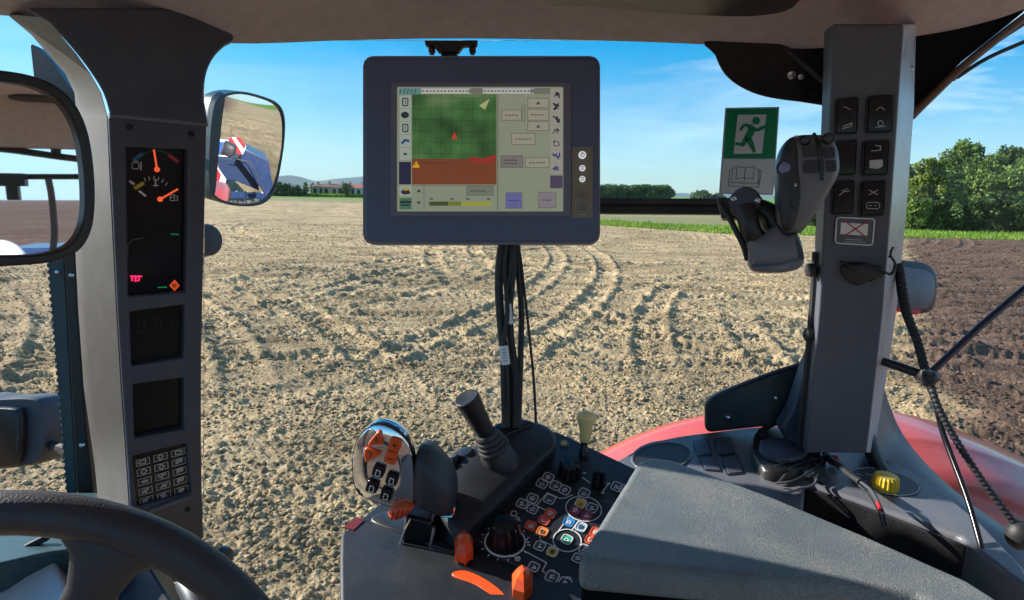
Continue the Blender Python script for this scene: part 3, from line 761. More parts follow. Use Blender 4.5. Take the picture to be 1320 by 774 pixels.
# displays
def disp(c, m, name, off=-.014, th=.006):
    g = G(); g.prism([ip.at(*p, off) for p in c], -up * th); return g.build(name, m, root)
D1 = disp([(158, 185), (247, 187), (245, 384), (161, 392)], 'glassblk', 'dial_display')
D2 = disp([(164, 396), (243, 388), (241, 468), (167, 480)], 'glassbrn', 'upper_display')
D3 = disp([(168, 492), (241, 482), (241, 560), (170, 574)], 'glassbrn', 'lower_display')
for o_, l_ in ((D2, 'upper blank brown black display'), (D3, 'lower blank brown black display')): o_['label'] = l_; o_.name = 'display'
dp = Plane(ip.at(200, 300, -.0135), ip.n)
z = ZM(140, 140, .3358)
g = G().mi(0)
g.stroke(dp, z(*ell(180, 262, 92, 100, 18, 0, 225, 262)), .0026); g.build('dial_arc', 'dialgreen', D1)
g = G(); g.stroke(dp, z(*ell(180, 262, 92, 100, 12, 0, 275, 318)), .0026); g.build('dial_arc', 'dialgreen', D1)
g = G(); g.stroke(dp, z((97, 195), (127, 175)), .0044, .001); g.build('cold_mark', 'dialblue', D1)
g = G(); g.stroke(dp, z((232, 180), (262, 203)), .0048, .001); g.build('hot_mark', 'dialred', D1)
g = G(); g.stroke(dp, z((103, 305), (130, 288)), .005, .001); g.build('reserve_mark', 'yellow', D1)
g = G(); g.stroke(dp, z((118, 318), (140, 335)), .003, .001); g.stroke(dp, z((82, 280), (96, 290)), .003, .001)
for k in range(6):
    a = R(248 + k * 13); cx, cy = 168, 352
    g.stroke(dp, z((cx + 72 * math.cos(a), cy + 78 * math.sin(a)), (cx + 84 * math.cos(a), cy + 92 * math.sin(a))), .0009)
g.stroke(dp, z((180, 272), (180, 298)), .0016); g.stroke(dp, z((172, 296), (190, 296)), .0012)
# thermometer sign, fuel pump sign
g.stroke(dp, z(*rrect(90, 208, 116, 232, 5)), .0009, closed=True); g.stroke(dp, z((124, 206), (124, 236)), .0013); g.stroke(dp, z((94, 202), (112, 202)), .0009)
g.stroke(dp, z(*rrect(236, 332, 252, 354, 3)), .0009, closed=True); g.stroke(dp, z((254, 336), (264, 338), (264, 352), (256, 354)), .0008); g.stroke(dp, z((236, 342), (252, 342)), .0008)
g.build('dial_print', 'white', D1)
for a, b in (((172, 160), (184, 234)), ((262, 310), (196, 348))):
    g = G(); g.stroke(dp, z(a, b), .0024, .003, .001); g.lathe(dp.at(*z(b)[0], .002), dp.up(), [(.004, 0), (.0035, .002), (0.001, .0022)], 12); g.build('needle', 'needle', D1)
g = G()
for k in range(3): g.stroke(dp, z((90 + k * 13, 643), (90 + k * 13, 660)), .0022)
g.stroke(dp, z((85, 645), (126, 645)), .0022); g.stroke(dp, z((100, 662), (110, 662)), .0018); g.build('warning_light', 'glowred', D1, label='red telltale near the lower left of the dial display')
g = G(); g.stroke(dp, z((253, 660), (270, 680), (253, 698), (235, 680)), .0011, closed=True); g.stroke(dp, z((253, 666), (264, 680), (253, 692), (241, 680)), .0008, closed=True); g.stroke(dp, z((253, 673), (253, 685)), .001); g.build('warning_light', 'glowor', D1, label='orange diamond telltale near the lower right of the dial display')
g = G(); g.stroke(dp, z((240, 482), (268, 484)), .0014); g.build('warning_light', 'glowgr', D1, label='upper green telltale bar'); g = G(); g.stroke(dp, z((190, 687), (222, 686)), .0016); g.build('warning_light', 'glowgr', D1, label='lower green telltale bar')
g = G(); g.stroke(dp, z((72, 565), (74, 520), (90, 505), (130, 497)), .0012); g.build('bezel_line', 'dgrey', D1)
for d_, pts in ((D2, [(172, 472), (236, 461)]), (D3, [(174, 566), (236, 552)])):
    pass
g = G(); g.stroke(dp, [(172, 471), (234, 460.5)], .0011); g.build('segment_bar', 'wgrey', D2)
g = G()
for (x, y) in ((178, 415), (200, 412), (222, 409)): g.stroke(dp, [(x, y), (x + 8, y - 1), (x + 8, y + 12), (x, y + 13)], .0008, closed=True)
g.build('segment_digits', mat('faint display segments', (.030, .030, .032), .3), D2)
g = G(); g.stroke(dp, [(176, 564), (236, 551)], .0008); g.build('segment_bar', 'dgrey', D3)
# keypad with 3 x 5 keys
kp = G(); kp.prism([ip.at(*p, -.010) for p in rquad([(167, 586), (244, 568), (250, 640), (173, 661)], .06)], -up * .008); K = kp.build('keypad', 'gloss', root)
kpl = Plane(ip.at(200, 610, -.0098), ip.n)
c4 = [(172, 592), (240, 574), (245, 634), (178, 654)]
def kuv(u, v):
    a = V((*c4[0], 0)).lerp(V((*c4[1], 0)), u); b = V((*c4[3], 0)).lerp(V((*c4[2], 0)), u); c = a.lerp(b, v); return (c.x, c.y)
for r_ in range(5):
    for c_ in range(3):
        u0, u1, v0, v1 = c_ / 3 + .03, c_ / 3 + .30, r_ / 5 + .03, r_ / 5 + .17
        g = G(); g.prism([kpl.at(*kuv(*p), .0016) for p in rquad([(u0, v0), (u1, v0), (u1, v1), (u0, v1)], .12, 2)], -up * .002); g.mi(1)
        W = .0011; um, vm = (u0 + u1) / 2, (v0 + v1) / 2; q = lambda *a: [kuv(*p) for p in a]; idx = r_ * 3 + c_; so_ = .002
        g.stroke(kpl, q((u0 + .01, v0 + .005), (u1 - .01, v0 + .005), (u1 - .01, v1 - .005), (u0 + .01, v1 - .005)), .0006, so_, closed=True)
        if idx in (0, 2): g.stroke(kpl, q((um - .05, vm - .035), (um + .05, vm - .035), (um + .05, vm + .035), (um - .05, vm + .035)), W, so_, closed=True); g.stroke(kpl, q((um + (.09 if idx else -.09), vm - .02), (um + (.09 if idx else -.09), vm + .02)), W, so_)
        elif idx in (1, 4):
            s_ = 1 if idx == 1 else -1
            g.stroke(kpl, q((um - .06, vm), (um, vm - .06 * s_), (um + .06, vm)), W, so_); g.stroke(kpl, q((um - .025, vm), (um - .025, vm + .045 * s_), (um + .025, vm + .045 * s_), (um + .025, vm)), W, so_)
        elif idx == 3: g.stroke(kpl, q((um - .06, vm), (um, vm - .05), (um + .06, vm), (um, vm + .05)), W, so_, closed=True)
        elif idx in (5, 11, 8):
            for k in range(3): g.stroke(kpl, q((um - .06, vm + .03 - k * .03), (um - .01, vm - k * .03 + .01), (um + .06, vm - .0 - k * .025)), W, so_)
        else:
            rr = random.Random(idx)
            for k in range(4): g.stroke(kpl, q(*[(um + rr.uniform(-.08, .08), vm + rr.uniform(-.05, .05)) for _ in range(3)]), W * .8, so_)
        g.build('key', ['black', 'white'], K)
for (x, y) in ((167, 164), (246, 173), (242, 657)):
    g = G(); g.lathe(ip.at(x, y, 0), ip.up(), [(.0045, -.002), (.0045, .0012), (.0038, .002), (.0022, .002), (.0018, .0006)], 14); g.build('screw', 'screw', root)
# lit sill moulding under the keypad
g = G(); g.tube([ip.at(190, 660, .001), ip.at(215, 650, .002), ip.at(244, 640, .001)], .0035, 8); g.build('sill_moulding', 'trim_l', root)

# ---------------- terminal (big monitor)
mp_ = Plane(P(620, 190, .80), (_f + _r * .02))
root = thing('display_terminal', mp_.at(620, 314), 'large blue grey guidance terminal with lit screen hanging in the middle', 'monitor')
up = mp_.up()
g = G(); g.prism([mp_.at(*p) for p in rrect(469.5, 74, 771.5, 312, 11)], -up * .045); H = g.build('housing', 'mon', root, bevel=.004, seg=3)
g = G(); n_ = 3; frame_ring(g, mp_, rrect(467, 71, 774, 315, 13), rrect(470.5, 75, 770.5, 311.5, 10.5), -.0035, -.020); g.build('rim', 'monrim', root)
g = G(); frame_ring(g, mp_, rrect(504, 107, 736, 279, 3), rrect(512, 112.5, 726, 273, 1.5), .0018, -.0005); g.build('bezel', 'monrim', root, bevel=.0008, seg=2)
scr = G(); scr.prism([mp_.at(*p, .0006) for p in [(511, 112), (727, 112), (727, 274), (511, 274)]], -up * .0004)
def emat(name, c, e=.55, rough=.16):
    c = (c[0] * .8, c[1] * .8, c[2] * .8, 1); return mat(name, c, rough, emit=c, estr=e * .85)
SCRN = scr.build('screen', emat('lit screen background', srgb(146, 152, 132), .40), root)
sp = Plane(mp_.at(620, 190, .0006), mp_.n)
zs = ZM(460, 60, .3358)
def rect(g, x0, y0, x1, y1, off=.0003): g.patch(sp, zs((x0, y0), (x1, y0), (x1, y1), (x0, y1)), off, .0002); return g
# map
m = bpy.data.materials.new('field map picture'); m.use_nodes = True; nt = m.node_tree; b = nt.nodes['Principled BSDF']; b.inputs['Roughness'].default_value = .2
tc = nt.nodes.new('ShaderNodeTexCoord'); n1 = nt.nodes.new('ShaderNodeTexNoise'); n1.inputs['Scale'].default_value = 18; n1.inputs['Detail'].default_value = 2
nt.links.new(tc.outputs['Object'], n1.inputs['Vector']); rp = nt.nodes.new('ShaderNodeValToRGB'); e = rp.color_ramp.elements
e[0].position, e[0].color = .35, srgb(38, 62, 38); e[1].position, e[1].color = .68, srgb(95, 108, 78); k = e.new(.52); k.color = srgb(58, 92, 52)
nt.links.new(n1.outputs['Fac'], rp.inputs[0])
br_ = nt.nodes.new('ShaderNodeTexBrick'); br_.offset = 0; br_.inputs['Scale'].default_value = 60; br_.inputs['Mortar Size'].default_value = .05; br_.inputs['Mortar Smooth'].default_value = 1.0
br_.inputs['Color1'].default_value = (1, 1, 1, 1); br_.inputs['Color2'].default_value = (.9, .95, .9, 1); br_.inputs['Mortar'].default_value = (.6, .68, .62, 1); br_.inputs['Brick Width'].default_value = .8; br_.inputs['Row Height'].default_value = .8
mpn = nt.nodes.new('ShaderNodeMapping'); mpn.inputs['Rotation'].default_value = (R(90 - 9.5), 0, 0)
nt.links.new(tc.outputs['Object'], mpn.inputs['Vector']); nt.links.new(mpn.outputs[0], br_.inputs['Vector'])
mm = nt.nodes.new('ShaderNodeMix'); mm.data_type = 'RGBA'; mm.blend_type = 'MULTIPLY'; mm.inputs['Factor'].default_value = 1
nt.links.new(rp.outputs[0], mm.inputs['A']); nt.links.new(br_.outputs[0], mm.inputs['B'])
nt.links.new(mm.outputs['Result'], b.inputs['Base Color']); nt.links.new(mm.outputs['Result'], b.inputs['Emission Color']); b.inputs['Emission Strength'].default_value = .5
rect(G(), 212, 184, 536, 432).build('map_view', m, SCRN)
rect(G(), 212, 432, 536, 530).build('map_ploughed_area', emat('brown map area', srgb(112, 62, 42), .55), SCRN)
g = G(); g.patch(sp, zs((428, 432), (445, 424), (480, 430), (505, 426), (530, 414), (536, 440), (510, 448), (450, 446)), .0006, .0002); g.build('worked_area', emat('red map area', srgb(150, 50, 45), .5), SCRN)
g = G(); g.patch(sp, zs((375, 330), (386, 356), (364, 356)), .0008, .0002); g.build('position_marker', emat('red marker', srgb(200, 60, 40), .5), SCRN)
g = G(); g.patch(sp, zs((228, 440), (243, 466), (213, 466)), .0008, .0002); g.build('warning_triangle', emat('amber marker', srgb(215, 160, 40), .5), SCRN)
g = G(); g.patch(sp, zs((470, 228), (510, 202), (492, 244)), .0008, .0002); g.build('compass_arrow', emat('compass', srgb(170, 170, 120), .5), SCRN)
DK = emat('screen ink', srgb(50, 58, 72), .3)
g = G().mi(0)
g.stroke(sp, zs((227, 447), (227, 458)), .0008, .0011)
for k in range(9): g.stroke(sp, zs((252 + k * 13, 448), (260 + k * 13, 448)), .0008, .0005)
g.build('message_line', DK, SCRN)
g = G()
for x0, x1 in ((250, 438), (486, 680)):
    for k in range(int((x1 - x0) / 14)): g.stroke(sp, zs((x0 + k * 14, 166), (x0 + k * 14 + 10, 166), (x0 + k * 14 + 10, 178), (x0 + k * 14, 178)), .0006, .0006, closed=True)
    g.stroke(sp, zs((x0 - 4, 163), (x1, 163)), .0004, .0006); g.stroke(sp, zs((x0 - 4, 181), (x1, 181)), .0004, .0006)
g.build('lightbar', emat('lightbar white', srgb(205, 208, 205), .5), SCRN)
rect(G(), 244, 160, 742, 183, .0002).build('top_bar', emat('top bar', srgb(112, 112, 104), .5), SCRN)
rect(G(), 162, 160, 242, 186, .0002).build('status_field', emat('status teal', srgb(95, 135, 130), .5), SCRN)
g = G()
for k in range(5): g.stroke(sp, zs((170 + k * 14, 166), (166 + k * 14, 180)), .0009, .0005)
g.build('status_print', DK, SCRN)
LC = emat('left key column', srgb(150, 162, 150), .5)
for k in range(5):
    y0 = 190 + k * 50; g = rect(G(), 165, y0, 208, y0 + 46); c = y0 + 24; g.mi(1)
    if k in (0, 2): g.stroke(sp, zs(*rrect(176, c - 14, 196, c + 14, 3, 1)), .0014, .0006, closed=True); g.stroke(sp, zs((186, c - 8), (186, c + 8)), .0010, .0006)
    elif k == 1: g.patch(sp, zs(*ell(185, c, 16, 13, 10)), .0006, .0002)
    elif k == 3: g.stroke(sp, zs((174, c + 8), (186, c - 4), (198, c)), .003, .0006)
    else: g.patch(sp, zs((180, c - 4), (192, c - 4), (192, c + 4), (180, c + 4)), .0006, .0002)
    g.build('soft_key', [LC, DK if k != 3 else emat('blue ink', srgb(45, 75, 130), .4)], SCRN)
rect(G(), 162, 444, 208, 530).build('blank_key', emat('blank', srgb(42, 46, 72), .4), SCRN)
rect(G(), 742, 496, 790, 545).build('blank_key', emat('blank purple', srgb(82, 75, 98), .4), SCRN)
RC = emat('right key column', srgb(150, 146, 138), .5)
for k in range(7):
    y0 = 163 + k * 47; g = rect(G(), 744, y0, 789, y0 + 44); c = y0 + 22; g.mi(1); rr = random.Random(k)
    for _ in range(3): g.stroke(sp, zs(*[(766 + rr.uniform(-14, 14), c + rr.uniform(-13, 13)) for _ in range(3)]), .0017 if k not in (3, 4) else .0009, .0006)
    g.build('soft_key', [RC, DK if k < 5 else emat('slate blue ink', srgb(70, 72, 120), .4)], SCRN)
BX = emat('button grey', srgb(150, 146, 130), .5); BXD = emat('button border', srgb(105, 102, 95), .4)
for (x0, y0, x1, y1, lab, m2) in ((556, 245, 632, 284, 1, BX), (656, 200, 736, 236, 0, BX), (656, 242, 736, 284, 1, BX), (656, 290, 736, 324, 0, BX), (594, 334, 684, 378, 1, BX), (552, 420, 638, 466, 2, emat('button dark', srgb(118, 112, 108), .5)), (648, 428, 738, 466, 1, BX),
    (572, 562, 634, 622, 1, emat('button blue', srgb(98, 100, 150), .5)), (698, 560, 764, 620, 1, emat('button mauve', srgb(128, 122, 128), .5)), (422, 538, 524, 572, 1, emat('readout', srgb(112, 120, 105), .5))):
    g = rect(G(), x0, y0, x1, y1); g.mi(1); g.stroke(sp, zs((x0, y0), (x1, y0), (x1, y1), (x0, y1)), .0007, .0006, closed=True); g.mi(2)
    cy = (y0 + y1) / 2; n_ = int((x1 - x0) / 15)
    for l in range(max(1, lab)):
        yy = cy + (l - (lab - 1) / 2) * 12 if lab else cy
        if lab: 
            for k in range(n_ - 1): g.stroke(sp, zs((x0 + 14 + k * 13, yy), (x0 + 22 + k * 13, yy + (k % 2) * 2)), .0010, .0006)
        else: g.patch(sp, zs(((x0 + x1) / 2 - 8, yy + 5), ((x0 + x1) / 2 + 8, yy + 5), ((x0 + x1) / 2, yy - 6)), .0006, .0002)
    g.build('screen_button', [m2, BXD, DK], SCRN)
g = G(); g.stroke(sp, zs((634, 228), (634, 290)), .0008, .0006); g.stroke(sp, zs((644, 228), (644, 290)), .0008, .0006); g.stroke(sp, zs((541, 188), (541, 628)), .0010, .0006); g.stroke(sp, zs((212, 534), (536, 534)), .0008, .0006)
g.stroke(sp, zs((258, 534), (258, 628)), .0006, .0006); g.build('divider_lines', BXD, SCRN)
rect(G(), 278, 596, 350, 612).build('scale_bar', emat('scale dark', srgb(75, 85, 45), .4), SCRN, label='dark first section of the scale bar')
rect(G(), 350, 596, 400, 612).build('scale_bar', emat('scale mid', srgb(120, 130, 50), .4), SCRN, label='olive middle section of the scale bar')
rect(G(), 400, 596, 516, 612).build('scale_bar', emat('scale yellow', srgb(165, 165, 70), .4), SCRN, label='yellow end section of the scale bar')
g = G()
for x in (286, 366, 426, 506): g.stroke(sp, zs((x - 5, 586), (x + 5, 586)), .0014, .0005)
g.patch(sp, zs((230, 560), (246, 560), (238, 549)), .0005, .0002); g.patch(sp, zs((230, 596), (246, 596), (238, 607)), .0005, .0002)
g.build('scale_print', DK, SCRN)
g = rect(G(), 164, 536, 210, 575); g.mi(1); g.patch(sp, zs((168, 560), (180, 545), (200, 550), (207, 566), (180, 570)), .0006, .0002); g.mi(2); g.patch(sp, zs((176, 548), (196, 543), (204, 552), (182, 555)), .0008, .0002)
g.build('soft_key', [LC, DK, emat('tractor yellow', srgb(190, 160, 50), .4)], SCRN)
g = rect(G(), 164, 582, 210, 626); g.mi(1); g.stroke(sp, zs((168, 598), (206, 598)), .003, .0006); g.stroke(sp, zs((172, 610), (200, 610)), .002, .0006); g.build('soft_key', [emat('teal key', srgb(70, 110, 85), .5), DK], SCRN)
# key strip
g = G(); g.prism([mp_.at(*p, .0012) for p in rquad([(737, 190), (764, 190), (764, 281), (737, 281)], .04)], -up * .002); ST = g.build('key_strip', 'strip', root)
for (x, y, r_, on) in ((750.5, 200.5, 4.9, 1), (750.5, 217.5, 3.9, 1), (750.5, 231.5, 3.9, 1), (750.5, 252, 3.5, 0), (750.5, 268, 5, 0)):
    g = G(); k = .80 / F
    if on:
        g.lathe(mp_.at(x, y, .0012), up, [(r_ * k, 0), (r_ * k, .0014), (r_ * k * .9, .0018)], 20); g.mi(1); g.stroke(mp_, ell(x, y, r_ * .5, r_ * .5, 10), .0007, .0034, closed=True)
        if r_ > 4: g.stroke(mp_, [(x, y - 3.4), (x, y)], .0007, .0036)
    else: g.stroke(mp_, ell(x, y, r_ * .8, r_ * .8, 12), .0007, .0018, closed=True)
    g.build('button', ['added_glow', 'dgrey'] if on else ['wgrey' if 0 else 'dgrey'], ST, label=None)
g = G()
for y in (190, 205): g.stroke(mp_, [(741, y + 25), (743, y + 25)], .0006, .0018)
g.stroke(mp_, [(747, 277), (754, 277)], .0006, .0018); g.build('strip_print', 'wgrey', ST)
# bracket to the roof
g = G(); g.prism([mp_.at(x, y, -.018) for x, y in [(566, 50), (587, 50), (587, 84), (566, 84)]], -up * .018); A_ = g.build('mounting_arm', 'black', root, bevel=.002)
g = G(); g.prism([mp_.at(x, y, -.012) for x, y in [(545, 47), (615, 47), (614, 53), (596, 54), (590, 62), (563, 62), (558, 54), (546, 53)]], -up * .010); g.build('mounting_plate', 'black', A_, bevel=.0015)
for x in (553, 607):
    g = G(); g.lathe(mp_.at(x, 52, -.026), -_u, [(.005, 0), (.005, .005), (.0035, .006), (.0035, .008)], 6); g.build('bolt', mat('rusty bolt', (.20, .09, .06), .5, metal=.5), A_)
# cables hanging from it to the console
def cable(pts, r, name='cable', m='rubber', label=None, parent=None, seg=8, dd=None, **k):
    g = G(); g.tube([P(*p) for p in pts], r, seg, 5); return g.build(name, m, parent, label, **k)
root = thing('cable_bundle', P(657, 318, .83), 'bundle of black cables hanging from the terminal down to the console', 'cable')
cable([(650, 308, .83), (645, 330, .83), (643, 370, .83), (646, 420, .83), (652, 480, .82), (653, 552, .80)], .0056, parent=root)
cable([(656, 308, .835), (655, 350, .84), (655, 400, .84), (660, 470, .83), (659, 552, .81)], .0044, parent=root)
cable([(661, 308, .83), (661, 350, .83), (657, 395, .83), (659, 440, .83), (666, 490, .82), (664, 552, .80)], .0046, parent=root)
cable([(666, 308, .84), (668, 350, .84), (672, 400, .84), (671, 460, .83), (668, 552, .80)], .0040, parent=root)
cable([(654, 314, .825), (650, 345, .825), (654, 400, .82), (648, 460, .82), (650, 552, .79)], .003, parent=root)
cable([(668, 312, .84), (673, 350, .84), (682, 430, .84), (688, 490, .84), (691, 548, .83)], .0018, parent=root, name='thin_cable')
for (x0, y0, x1, y1, d) in ((654, 392, 657, 418, .827), (649, 446, 652, 470, .818)):
    g = G(); g.tube([P(x0, y0, d), P((x0 + x1) / 2, (y0 + y1) / 2, d), P(x1, y1, d)], .0062 if y0 > 430 else .0052, 10, 0); g.mi(1)
    for k in range(5):
        t_ = .2 + .15 * k; c = P(x0, y0, d - .007).lerp(P(x1, y1, d - .007), t_); g.bar(c - _r * .003, c + _r * .003, .0006)
    g.build('cable_tag', ['white', 'dgrey'], root)

# ---------------- dark rail across the side window
root = thing('guard_rail', P(760, 264, 1.06), 'dark double ribbed rail running behind the terminal to the joystick clamp', 'rail')
a, b_ = P(470, 263, 1.10), P(975, 268, 1.02)
g = G(); g.bar(P(470, 258.5, 1.10), P(975, 261, 1.02), .012, .010, _u); g.build('upper_bar', 'trim_d', root, bevel=.002)
g = G(); g.bar(P(470, 269, 1.10), P(975, 272.5, 1.02), .014, .013, _u); g.build('lower_bar', 'black', root, bevel=.002)
g = G(); g.bar(P(470, 263.6, 1.104), P(975, 266.6, 1.024), .008, .006, _u); g.build('web', 'black', root)

# ---------------- glass
def pane(name, pts, label, th=.004):
    g = G(); pts = [V(p) for p in pts]; n = (pts[1] - pts[0]).cross(pts[2] - pts[1]).normalized(); g.prism(pts, n * th)
    return g.build(name, 'pane', None, label, 'window', 'panes of the cab windows')
YW = 1.16
pane('window_pane', [YP(278, 52, YW), YP(1062, 52, YW), YP(1062, 640, YW), YP(1000, 1000, YW), YP(262, 1000, YW), YP(262, 100, YW)], 'large clear side window between the instrument pillar and the switch pillar')
pane('window_pane', [YP(1176, 40, YW + .02), YP(1420, -40, YW + .02), YP(1420, 720, YW + .02), YP(1130, 600, YW + .02)], 'clear rear side window right of the switch pillar')

# ---------------- exit sign sticker
es = Plane(YP(965, 195, YW - .0045), (0, 1, 0))
root = thing('exit_sign', es.at(961, 250), 'green and white emergency exit sticker with running figure on the side window', 'sign')
z6 = ZM(900, 120, .3101)
def on(g, pts, o, th=.0004): g.prism([es.at(*p, o) for p in z6(*pts)], V((0, th, 0))); return g
g = on(G(), [(112, 62), (337, 58), (312, 425), (86, 420)], .0006); g.build('backing', 'wgrey', root)
g = on(G(), [(118, 68), (330, 65), (318, 273), (104, 273)], .0012); g.build('green_field', 'signgreen', root)
g = on(G(), [(163, 92), (282, 90), (264, 252), (146, 254)], .0018); g.build('white_door', 'signwhite', root)
g = on(G(), [(103, 277), (316, 277), (305, 416), (94, 412)], .0012); g.build('white_field', 'signwhite', root)
g = G()
g.prism([es.at(*p, .0026) for p in z6(*ell(239, 116, 16, 16, 16))], V((0, .0005, 0)))
for poly in ([(196, 128), (222, 134), (236, 150), (228, 176), (214, 190), (196, 196), (192, 180), (206, 152)],          # trunk
             [(198, 126), (206, 136), (190, 142), (178, 160), (168, 154), (180, 134)],                                   # left arm
             [(228, 138), (240, 148), (256, 142), (278, 132), (283, 140), (262, 156), (238, 162), (226, 156)],           # right arm
             [(192, 180), (206, 194), (196, 216), (184, 224), (152, 216), (152, 206), (178, 208), (184, 196)],           # left leg back
             [(196, 194), (218, 184), (228, 206), (238, 246), (228, 250), (214, 226), (204, 208)]):                      # right leg
    g.prism([es.at(*p, .0024) for p in z6(*poly)], V((0, .0004, 0)))
g.build('running_figure', 'signgreen', root)
g = G()
for pts, cl in (([(160, 305), (196, 312), (233, 305), (227, 358), (190, 352), (156, 358)], True), ([(196, 312), (190, 366)], False),
                ([(152, 312), (143, 312), (136, 374), (184, 374), (190, 380), (196, 374), (247, 378), (252, 318), (242, 316)], False),
                ([(136, 322), (130, 322), (124, 388), (250, 392), (262, 322), (254, 322)], False)):
    g.stroke(es, z6(*pts), .0010, .0018, closed=cl)
g.build('book_symbol', 'dgrey', root)

# ---------------- switch pillar (right)
sw = plane3(P(1073, 48, .80), P(1165, 44, .78), P(1040, 575, .93))
root = thing('switch_pillar', sw.at(1080, 585, -.03), 'grey pillar with six rocker switches and a crossed out sticker, right of the joystick', 'pillar')
up = sw.up()
SL = lambda y: np.interp(y, [30, 45, 150, 300, 380, 480, 585, 640], [1073.5, 1073, 1070, 1061, 1057, 1048, 1038, 1033])
SR = lambda y: np.interp(y, [30, 45, 130, 250, 400, 480, 585, 640], [1166, 1165.5, 1159, 1151, 1139, 1130, 1118, 1112])
rings = []
for y in (30, 45, 110, 180, 250, 320, 360, 400, 480, 586):
    a, b = sw.at(SL(y), y), sw.at(SR(y), y); w_ = (b - a); cz = -.006 if 330 < y < 380 else 0
    rings.append([a, a.lerp(b, .12) - up * .002, a.lerp(b, .5) - up * .0035, a.lerp(b, .88) - up * .002, b, b - up * .055, a - up * .055])
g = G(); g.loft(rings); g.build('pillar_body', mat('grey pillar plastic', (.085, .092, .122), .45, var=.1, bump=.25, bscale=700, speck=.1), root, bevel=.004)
# flank whose pale colour stands in for the sky's glare
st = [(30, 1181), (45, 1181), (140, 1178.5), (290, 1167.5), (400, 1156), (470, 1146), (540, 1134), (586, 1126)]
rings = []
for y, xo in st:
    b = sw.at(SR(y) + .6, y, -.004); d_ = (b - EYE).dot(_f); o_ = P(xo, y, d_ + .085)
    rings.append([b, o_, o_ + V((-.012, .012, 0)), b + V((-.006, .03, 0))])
g = G(); g.loft(rings); g.build('pillar_flank', mat('flank with painted sky glare', (.50, .49, .53), .30, var=.05), root, bevel=.003)
# dark seal on the window side
g = G(); g.tube([sw.at(SL(y) - 1.5, y, -.03) for y in (330, 400, 480, 560, 600)], .006, 8); g.build('seal', 'rubber', root)
g = G()
for (x, y) in ((1050, 352), (1047, 437)): g.lathe(sw.at(x + 4, y, -.02), -_r, [(.005, 0), (.009, .006), (.009, .012), (.004, .014)], 14)
for (x, y) in ((1050, 352), (1047, 437)):
    g = G(); g.lathe(sw.at(x + 6, y, -.02), -_r, [(.005, 0), (.0095, .004), (.0095, .012), (.004, .015)], 14); g.build('rubber_stop', 'rubber', root)
SWS = [((1078, 129), (1106, 126), (1104, 172), (1077, 173), 'upper left'), ((1119, 125), (1151, 123), (1149, 170), (1117, 171), 'upper right'), ((1077, 183), (1104, 181), (1102, 225), (1075, 226), 'middle left, blank'), ((1114, 183), (1146, 181), (1143, 225), (1112, 226), 'middle right'), ((1074, 235), (1101, 233), (1099, 275), (1072, 276), 'lower left'), ((1111, 235), (1141, 233), (1138, 277), (1109, 278), 'lower right')]
